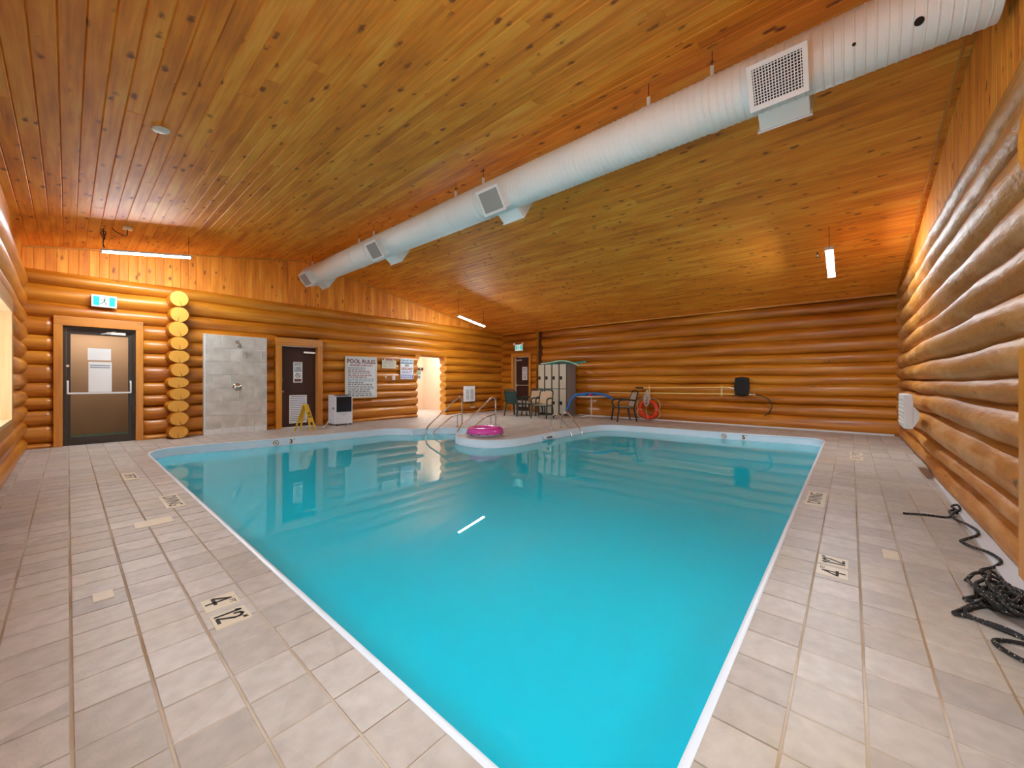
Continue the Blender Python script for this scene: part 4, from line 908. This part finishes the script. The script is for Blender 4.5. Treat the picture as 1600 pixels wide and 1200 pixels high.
# ------------------------------------------------------------------ handrails and ladder
def handrail(y, xf, xb, lab):
    t = thing('step_handrail', lab, 'handrail', (xb, y, 0), group='handrails at the pool steps'); L = xf - xb     # negative: towards the pool
    main = [(L, 0, -.40), (L, 0, -.12), (L + .01, 0, .0), (L * .93, 0, .10)] + [(L * (.93 - .75 * q), 0, .10 + .62 * q) for q in (.25, .5, .75, .95)] + [(L * .10, 0, .77), (L * .03, 0, .755), (0, 0, .68), (0, 0, .5), (0, 0, .2), (0, 0, 0)]
    MB().tube(catmull(main, 4), .019, 10).build('main_rail', M['chrome'], t, 60)
    low = [(L * .82, 0, -.40), (L * .82, 0, -.14), (L * .78, 0, -.06), (L * .35, 0, .245), (L * .25, 0, .29), (0, 0, .335)]
    MB().tube(catmull(low, 4), .017, 10).build('lower_rail', M['chrome'], t, 60); MB().cyl((L * .14, 0, .31), (L * .14, 0, 0), .014, 10).build('post', M['chrome'], t, 60)
    for x in (0, L * .14): MB().lathe([(.02, .012), (.04, .008), (.045, 0)], 14, T=Matrix.Translation((x, 0, 0))).build('deck_flange', M['chrome'], t, 40)
handrail(7.80, 5.75, 6.91, 'steel handrail at the pool steps nearest the peach opening'); handrail(6.96, 6.02, 7.33, 'steel handrail at the pool steps beside the pink float')
ld = thing('pool_ladder', 'looped stainless steel pool ladder below the lockers', 'ladder', (7.90, 5.22, 0))
for x in (0, .46):
    pt = [(x, .40, 0), (x, .40, .18), (x, .37, .31), (x, .27, .385), (x, .15, .36), (x, .05, .24), (x, -.10, .08), (x, -.22, -.10), (x, -.20, -.2), (x, -.11, -.32), (x, -.11, -1.2)]
    r_ = MB().tube(catmull(pt, 5), .019, 10).build('rail', M['chrome'], ld, 60); MB().lathe([(.02, .014), (.045, .008), (.05, 0)], 14, T=Matrix.Translation((x, .4, 0))).build('deck_flange', M['chrome'], r_, 40)
for z in (-.36, -.62, -.88): MB().rbox(0, .46, -.15, -.07, z - .015, z + .015, .006).build('tread', M['white'], ld)

# ------------------------------------------------------------------ lockers
lk = thing('locker_bank', 'bank of eight beige metal lockers with dark frames and grey side', 'locker', (11.19, 7.28, 0)); W = 1.23
MB().rbox(0, .55, 0, W, .06, 1.79, .004).build('body', M['locker_body'], lk); MB().box(.005, .55, -.004, 0, .0, 1.79).build('side_panel', M['locker_side'], lk); MB().box(.02, .5, .02, W - .02, 0, .06).build('plinth', M['locker_body'], lk)
cw = W / 4
for c in range(4):
    for r in range(2):
        y0 = c * cw + .035; y1 = (c + 1) * cw - .02; z0 = .07 + r * .87; z1 = z0 + .845
        dr = MB().rbox(-.012, .0, y0, y1, z0, z1, .003).build('locker_door', M['locker_door'], lk)
        zc = z0 + .36; MB().box(-.014, -.011, y1 - .10, y1 - .005, zc - .055, zc + .065).build('handle_recess', M['void'], dr); MB().rbox(-.022, -.013, y1 - .06, y1 - .045, zc - .03, zc + .03, .002).build('latch', M['black'], dr)
def noodle(pts, r, mat, lab, group=None):
    return tag(MB().tube(catmull(pts, 6), r, 10).build('pool_noodle', M[mat], None, 60), lab, 'pool noodle', group)
noodle([(11.32, 8.30, 1.822), (11.45, 7.9, 1.822), (11.5, 7.5, 1.822), (11.5, 7.15, 1.822), (11.49, 6.72, 1.85)], .032, 'n_teal', 'dark teal foam noodle lying straight across the locker top', 'noodles on the lockers')
noodle([(11.24, 8.42, 1.822), (11.27, 8.05, 1.85), (11.30, 7.7, 1.90), (11.32, 7.4, 1.885), (11.33, 7.1, 1.80), (11.34, 6.9, 1.72)], .026, 'n_mint', 'pale mint foam noodle drooping over the right end of the lockers', 'noodles on the lockers')

# ------------------------------------------------------------------ patio table with toys
tb = thing('patio_table', 'round cream patio table on one post with a cross foot', 'table', (11.22, 6.36, 0))
MB().lathe([(0, .68), (.49, .68), (.505, .69), (.505, .705), (.49, .715), (0, .715)], 36).build('tabletop', M['table_white'], tb, 40); MB().cyl((0, 0, .03), (0, 0, .68), .026, 12).build('post', M['table_white'], tb, 40)
for k in range(4):
    a = k * pi / 2 + .5; MB().tube([(0, 0, .06), (.25 * cos(a), .25 * sin(a), .04), (.36 * cos(a), .36 * sin(a), .0135)], [.02, .016, .013], 8).build('foot', M['table_white'], tb, 40)
noodle([(11.0, 6.45, .75), (10.86, 6.70, .76), (10.74, 6.80, .62), (10.72, 6.88, .45), (10.68, 6.98, .22)], .038, 'n_blue', 'blue foam noodle hanging from the left of the patio table', 'noodles on the table')
noodle([(11.05, 6.72, .748), (11.08, 6.4, .80), (11.12, 6.1, .80), (11.15, 5.83, .76), (11.16, 5.58, .64)], .038, 'n_blue', 'blue foam noodle bending off the right side of the patio table', 'noodles on the table')
noodle([(11.25, 6.65, .748), (11.18, 6.4, .76), (11.22, 6.15, .775), (11.3, 5.98, .77)], .032, 'n_navy', 'navy foam noodle lying in the middle of the patio table', 'noodles on the table')
lm = thing('swim_goggles', 'lime green swim goggles on the left edge of the patio table', 'goggles', (10.98, 6.74, .7155))
for q in (-.04, .04): MB().lathe([(0, .045), (.022, .045), (.034, .02), (.034, 0), (0, 0)], 12, T=Matrix.Translation((0, q, 0))).build('lens_cup', M['lime'], lm, 40)
MB().tube(catmull([(0, -.07, .02), (.07, -.09, .03), (.11, 0, .04), (.07, .09, .03), (0, .07, .02)], 4), .007, 6).build('strap', M['lime'], lm, 50)
tb2 = thing('toy_ball', 'small crimson toy ball lying among the noodles', 'ball', (10.92, 6.22, .765)); MB().lathe(sph(.05), 16).build('ball', M['magenta'], tb2, 'all')

# ------------------------------------------------------------------ chairs
def sling_chair(lab, loc, rz, fm, sm, group='patio armchairs', sling=True):
    t = thing('patio_armchair', lab, 'chair', loc, rz, group)           # faces local -Y
    MB().rbox(-.24, .24, -.24, .20, .405, .43, .008).build('seat', M[sm], t)
    fr = MB(); fr.tube([(-.255, -.25, .415), (-.255, .22, .405)], .018, 8); fr.tube([(.255, -.25, .415), (.255, .22, .405)], .018, 8); fr.tube([(-.255, -.25, .415), (.255, -.25, .415)], .018, 8); fr.build('seat_frame', M[fm], t, 50)
    B0 = Vector((0, .21, .42)); up = Vector((0, .13, .45)); nrm = Vector((0, -.45, .13)).normalized()
    MB().prism([B0 + Vector((-.215, 0, 0)) + up * .06, B0 + Vector((.215, 0, 0)) + up * .06, B0 + Vector((.20, 0, 0)) + up * .95, B0 + Vector((-.20, 0, 0)) + up * .95], nrm * .012).build('back_sling', M[sm], t)
    MB().tube(catmull([B0 + Vector((-.235, 0, 0)), B0 + Vector((-.23, 0, 0)) + up * .5, B0 + Vector((-.22, 0, 0)) + up * .98, B0 + Vector((-.1, 0, 0)) + up * 1.08, B0 + Vector((.1, 0, 0)) + up * 1.08, B0 + Vector((.22, 0, 0)) + up * .98, B0 + Vector((.23, 0, 0)) + up * .5, B0 + Vector((.235, 0, 0))], 4), .02, 8).build('back_frame', M[fm], t, 50)
    for s in (-1, 1):
        MB().tube([(s * .255, -.24, .42), (s * .27, -.30, 0)], [.030, .022], 8).build('leg', M[fm], t, 50); MB().tube([(s * .25, .2, .42), (s * .265, .29, 0)], [.030, .022], 8).build('leg', M[fm], t, 50)
        MB().tube(catmull([(s * .262, -.24, .42), (s * .275, -.27, .56), (s * .28, -.2, .635), (s * .28, .05, .645), (s * .25, .27, .62)], 4), .025, 8).build('armrest', M[fm], t, 50)
    return t
sling_chair('dark bronze armchair with grey-beige back standing beside the orange life ring', (10.98, 5.12, 0), radians(-135), 'frame_dark', 'sling2')
sling_chair('tan-backed dark green armchair directly in front of the first locker door', (10.12, 7.52, 0), radians(-78), 'green_dark', 'sling')
sling_chair('tan-backed dark green armchair between the far door and the lockers', (10.72, 8.40, 0), radians(-80), 'green_dark', 'sling')
sling_chair('plain dark green armchair nearest the far exit door', (10.22, 8.76, 0), radians(95), 'green_dark', 'green_dark')

# ------------------------------------------------------------------ life ring, poles, net on the back wall
lr = thing('life_ring', 'orange-red life ring hanging low on the back log wall', 'life ring', (B - .26, 4.65, .33))
MB().tube([(0, .25 * cos(a), .25 * sin(a)) for a in [2 * pi * k / 32 for k in range(32)]], .062, 12, closed=True).build('ring', M['orange'], lr, 'all')
gl = []; 
for k in range(48):
    a = 2 * pi * k / 48; q = abs(sin(2 * a)); gl.append((-.02, (.315 + .10 * q) * cos(a), (.30 + (.03 if sin(a) < 0 else .10) * q) * sin(a)))
MB().tube(gl, .008, 6, closed=True).build('grab_line', M['rope_w'], lr, 50)
for k in range(4):
    a = k * pi / 2; MB().tube([(.068 * cos(b), (.25 + .068 * sin(b)) * cos(a) , (.25 + .068 * sin(b)) * sin(a)) for b in [2 * pi * q / 12 for q in range(12)]], .008, 5, closed=True).build('rope_band', M['rope_w'], lr, 50)
hk = thing('throw_rope', 'bundle of white throw rope hung over the life ring', 'rope', (B - .35, 4.67, .88)); rr = random.Random(5)
for k in range(9):
    a = rr.uniform(-.05, .05); b = rr.uniform(-.45, -.30); MB().tube(catmull([(0, a * .3, .05), (-.02, a - .04, -.1), (-.03 + rr.uniform(-.02, .02), a - .07, b + .1), (-.03, a, b), (-.02, a + .07, b + .1), (0, a + .03, -.1), (0, .0, .05)], 4), .008, 6).build('strand', M['rope_w'], hk, 50)
MB().tube([(0, 0, -.4), (0, .01, -.6), (0, -.03, -.80)], .006, 5).build('loose_end', M['rope_w'], hk, 50)
br = thing('wall_bracket', 'upright yellow bracket holding the poles above the life ring', 'bracket', (B - .12, 4.67, .95)); MB().rbox(-.03, 0, -.02, .02, -.17, .10, .004).build('strip', M['pole_y'], br)
for z in (.0, -.16): MB().tube([(-.02, 0, z - .01), (-.12, 0, z - .02), (-.13, 0, z + .02)], .007, 6).build('hook', M['pole_y'], br)
br2 = copy_tree(br); br2.location = (B - .12, 2.66, .97); tag(br2, 'upright yellow bracket holding the poles left of the black net', 'bracket')
pu = thing('brush_pole', 'upper yellow pole with a dark brush end on the back wall', 'pole', (B - .22, 3.7, .99))
MB().cyl((0, 1.12, 0), (0, -1.28, .04), .017, 8).build('shaft', M['pole_y'], pu, 50); MB().rbox(-.02, .02, 1.12, 1.38, -.022, .022, .008).build('brush_head', M['black'], pu)
pl = thing('rescue_pole', 'lower long pale pole ending in a dark curved rescue hook', 'pole', (B - .24, 3.9, .82))
MB().cyl((0, 2.05, 0), (0, -1.55, .03), .019, 8).build('shaft', M['alu' if 0 else 'pole_y'], pl, 50); MB().cyl((0, -1.5, .03), (0, -2.05, .032), .018, 8).build('tip_sleeve', M['alu'], pl, 50); MB().lathe(sph(.022), 10, T=Matrix.Translation((0, 2.06, 0))).build('end_knob', M['offwhite'], pl, 'all')
MB().tube(catmull([(0, -2.03, .03), (0, -2.22, -.02), (0, -2.36, -.13), (0, -2.40, -.28), (0, -2.34, -.42), (0, -2.24, -.52)], 5), .014, 6).build('hook', M['black'], pl, 50)
nb = thing('leaf_net', 'black leaf skimmer net hanging at the end of the poles', 'skimmer net', (B - .22, 2.16, 1.06))
MB().rbox(-.05, .03, -.165, .165, -.24, .23, .03).build('bag', M['net'], nb, 50); MB().tube([(-.02, .17 * cos(a), -.005 + .25 * (abs(sin(a)) ** .6) * (1 if sin(a) > 0 else -1)) for a in [2 * pi * k / 28 for k in range(28)]], .012, 6, closed=True).build('rim', M['black'], nb, 50)
MB().tube([(0, .16, -.05), (0, .3, -.04)], .012, 6).build('socket', M['alu'], nb, 50)

# ------------------------------------------------------------------ pink float
fl = thing('swim_ring_float', 'inflatable pink swim ring with patterned white underside on the pool corner', 'pool float', (6.06, 6.08, 0))
R_, r_ = .30, .105; mb = MB(); N1, N2 = 40, 16; vs_ = []; fs = []
for i in range(N1):
    for j in range(N2):
        a, b = 2 * pi * i / N1, 2 * pi * j / N2; k = 1 + .015 * sin(12 * a); vs_.append(((R_ + r_ * k * cos(b)) * cos(a), (R_ + r_ * k * cos(b)) * sin(a), .098 + .098 * sin(b) * k))
top = MB(); bot = MB(); ft, fb = [], []
for i in range(N1):
    for j in range(N2):
        f = (i * N2 + j, ((i + 1) % N1) * N2 + j, ((i + 1) % N1) * N2 + (j + 1) % N2, i * N2 + (j + 1) % N2); (fb if j in (8, 9, 10, 11, 12, 13, 14) else ft).append(f)
top.add(vs_, ft).build('upper_skin', M['pink'], fl, 'all'); bot.add(vs_, fb).build('under_skin', M['pink_pattern'], fl, 'all')
for i in range(14):
    a = 2 * pi * i / 14; rr_ = R_ + r_ * .93 + .006; MB().tube([(rr_ * cos(a - .06), rr_ * sin(a - .06), .05), (rr_ * cos(a), rr_ * sin(a), .07), (rr_ * cos(a + .06), rr_ * sin(a + .06), .05)], .008, 5).build('pattern_mark', M['ink'], fl)
MB().lathe([(.012, .0), (.012, .02), (.008, .024), (0, .024)], 10, T=Matrix.Translation((-.05 + R_ * .8, .12, .19))).build('valve', M['pink'], fl, 40)

# ------------------------------------------------------------------ rope on the right deck
rp = thing('climbing_rope', 'tangled black rope with white flecks lying on the right deck', 'rope', (0, 0, 0)); z = .0095
path = [(4.95, -.36), (5.02, -.5), (5.06, -.64), (5.2, -.70), (5.3, -.73), (5.28, -.68), (5.12, -.675), (5.0, -.68), (4.8, -.72), (4.66, -.745), (4.52, -.72), (4.42, -.64), (4.36, -.62), (4.25, -.655), (4.12, -.71), (3.98, -.735), (3.88, -.69), (3.78, -.62), (3.68, -.615), (3.60, -.64), (3.52, -.66)]
MB().tube(catmull([(a, b, z + (.024 if b < -.69 else .006 if b < -.64 else 0)) for a, b in path], 6), .0095, 8).build('trailing_length', M['rope_b'], rp, 60)
MB().tube(catmull([(5.26, -.72, z), (5.33, -.75, .04), (5.38, -.74, .06), (5.33, -.70, .05), (5.27, -.73, .03)], 5), .0095, 8).build('knot', M['rope_b'], rp, 60)
rr = random.Random(11)
for k in range(13):
    cx, cy = 3.28 + rr.uniform(-.13, .13), -.62 + rr.uniform(-.05, .03); n = 11; a0 = rr.uniform(0, 6.28); rx, ry = rr.uniform(.10, .24), rr.uniform(.04, .10); h0 = .012 + .010 * (k % 6)
    MB().tube(catmull([(cx + rx * cos(a0 + i * .62) * rr.uniform(.6, 1.1), cy + ry * sin(a0 + i * .62) * rr.uniform(.6, 1.15), h0 + rr.uniform(0, .03)) for i in range(n)], 5), .0095, 7).build('coil', M['rope_b'], rp, 60)
for (pts) in ([(3.35, -.60), (3.18, -.50), (3.03, -.42), (2.98, -.40), (2.99, -.45), (2.96, -.55), (2.88, -.66), (2.84, -.8)], [(3.3, -.62), (3.1, -.47), (3.02, -.45), (2.96, -.50), (2.91, -.60), (2.86, -.72)], [(3.4, -.58), (3.26, -.50), (3.22, -.47), (3.2, -.53), (3.15, -.62)], [(2.86, -.66), (2.83, -.56), (2.80, -.50), (2.74, -.50), (2.69, -.54), (2.64, -.60), (2.60, -.68)]):
    MB().tube(catmull([(a, b, z + .004 * (i % 2)) for i, (a, b) in enumerate(pts)], 6), .0095, 8).build('loop', M['rope_b'], rp, 60)
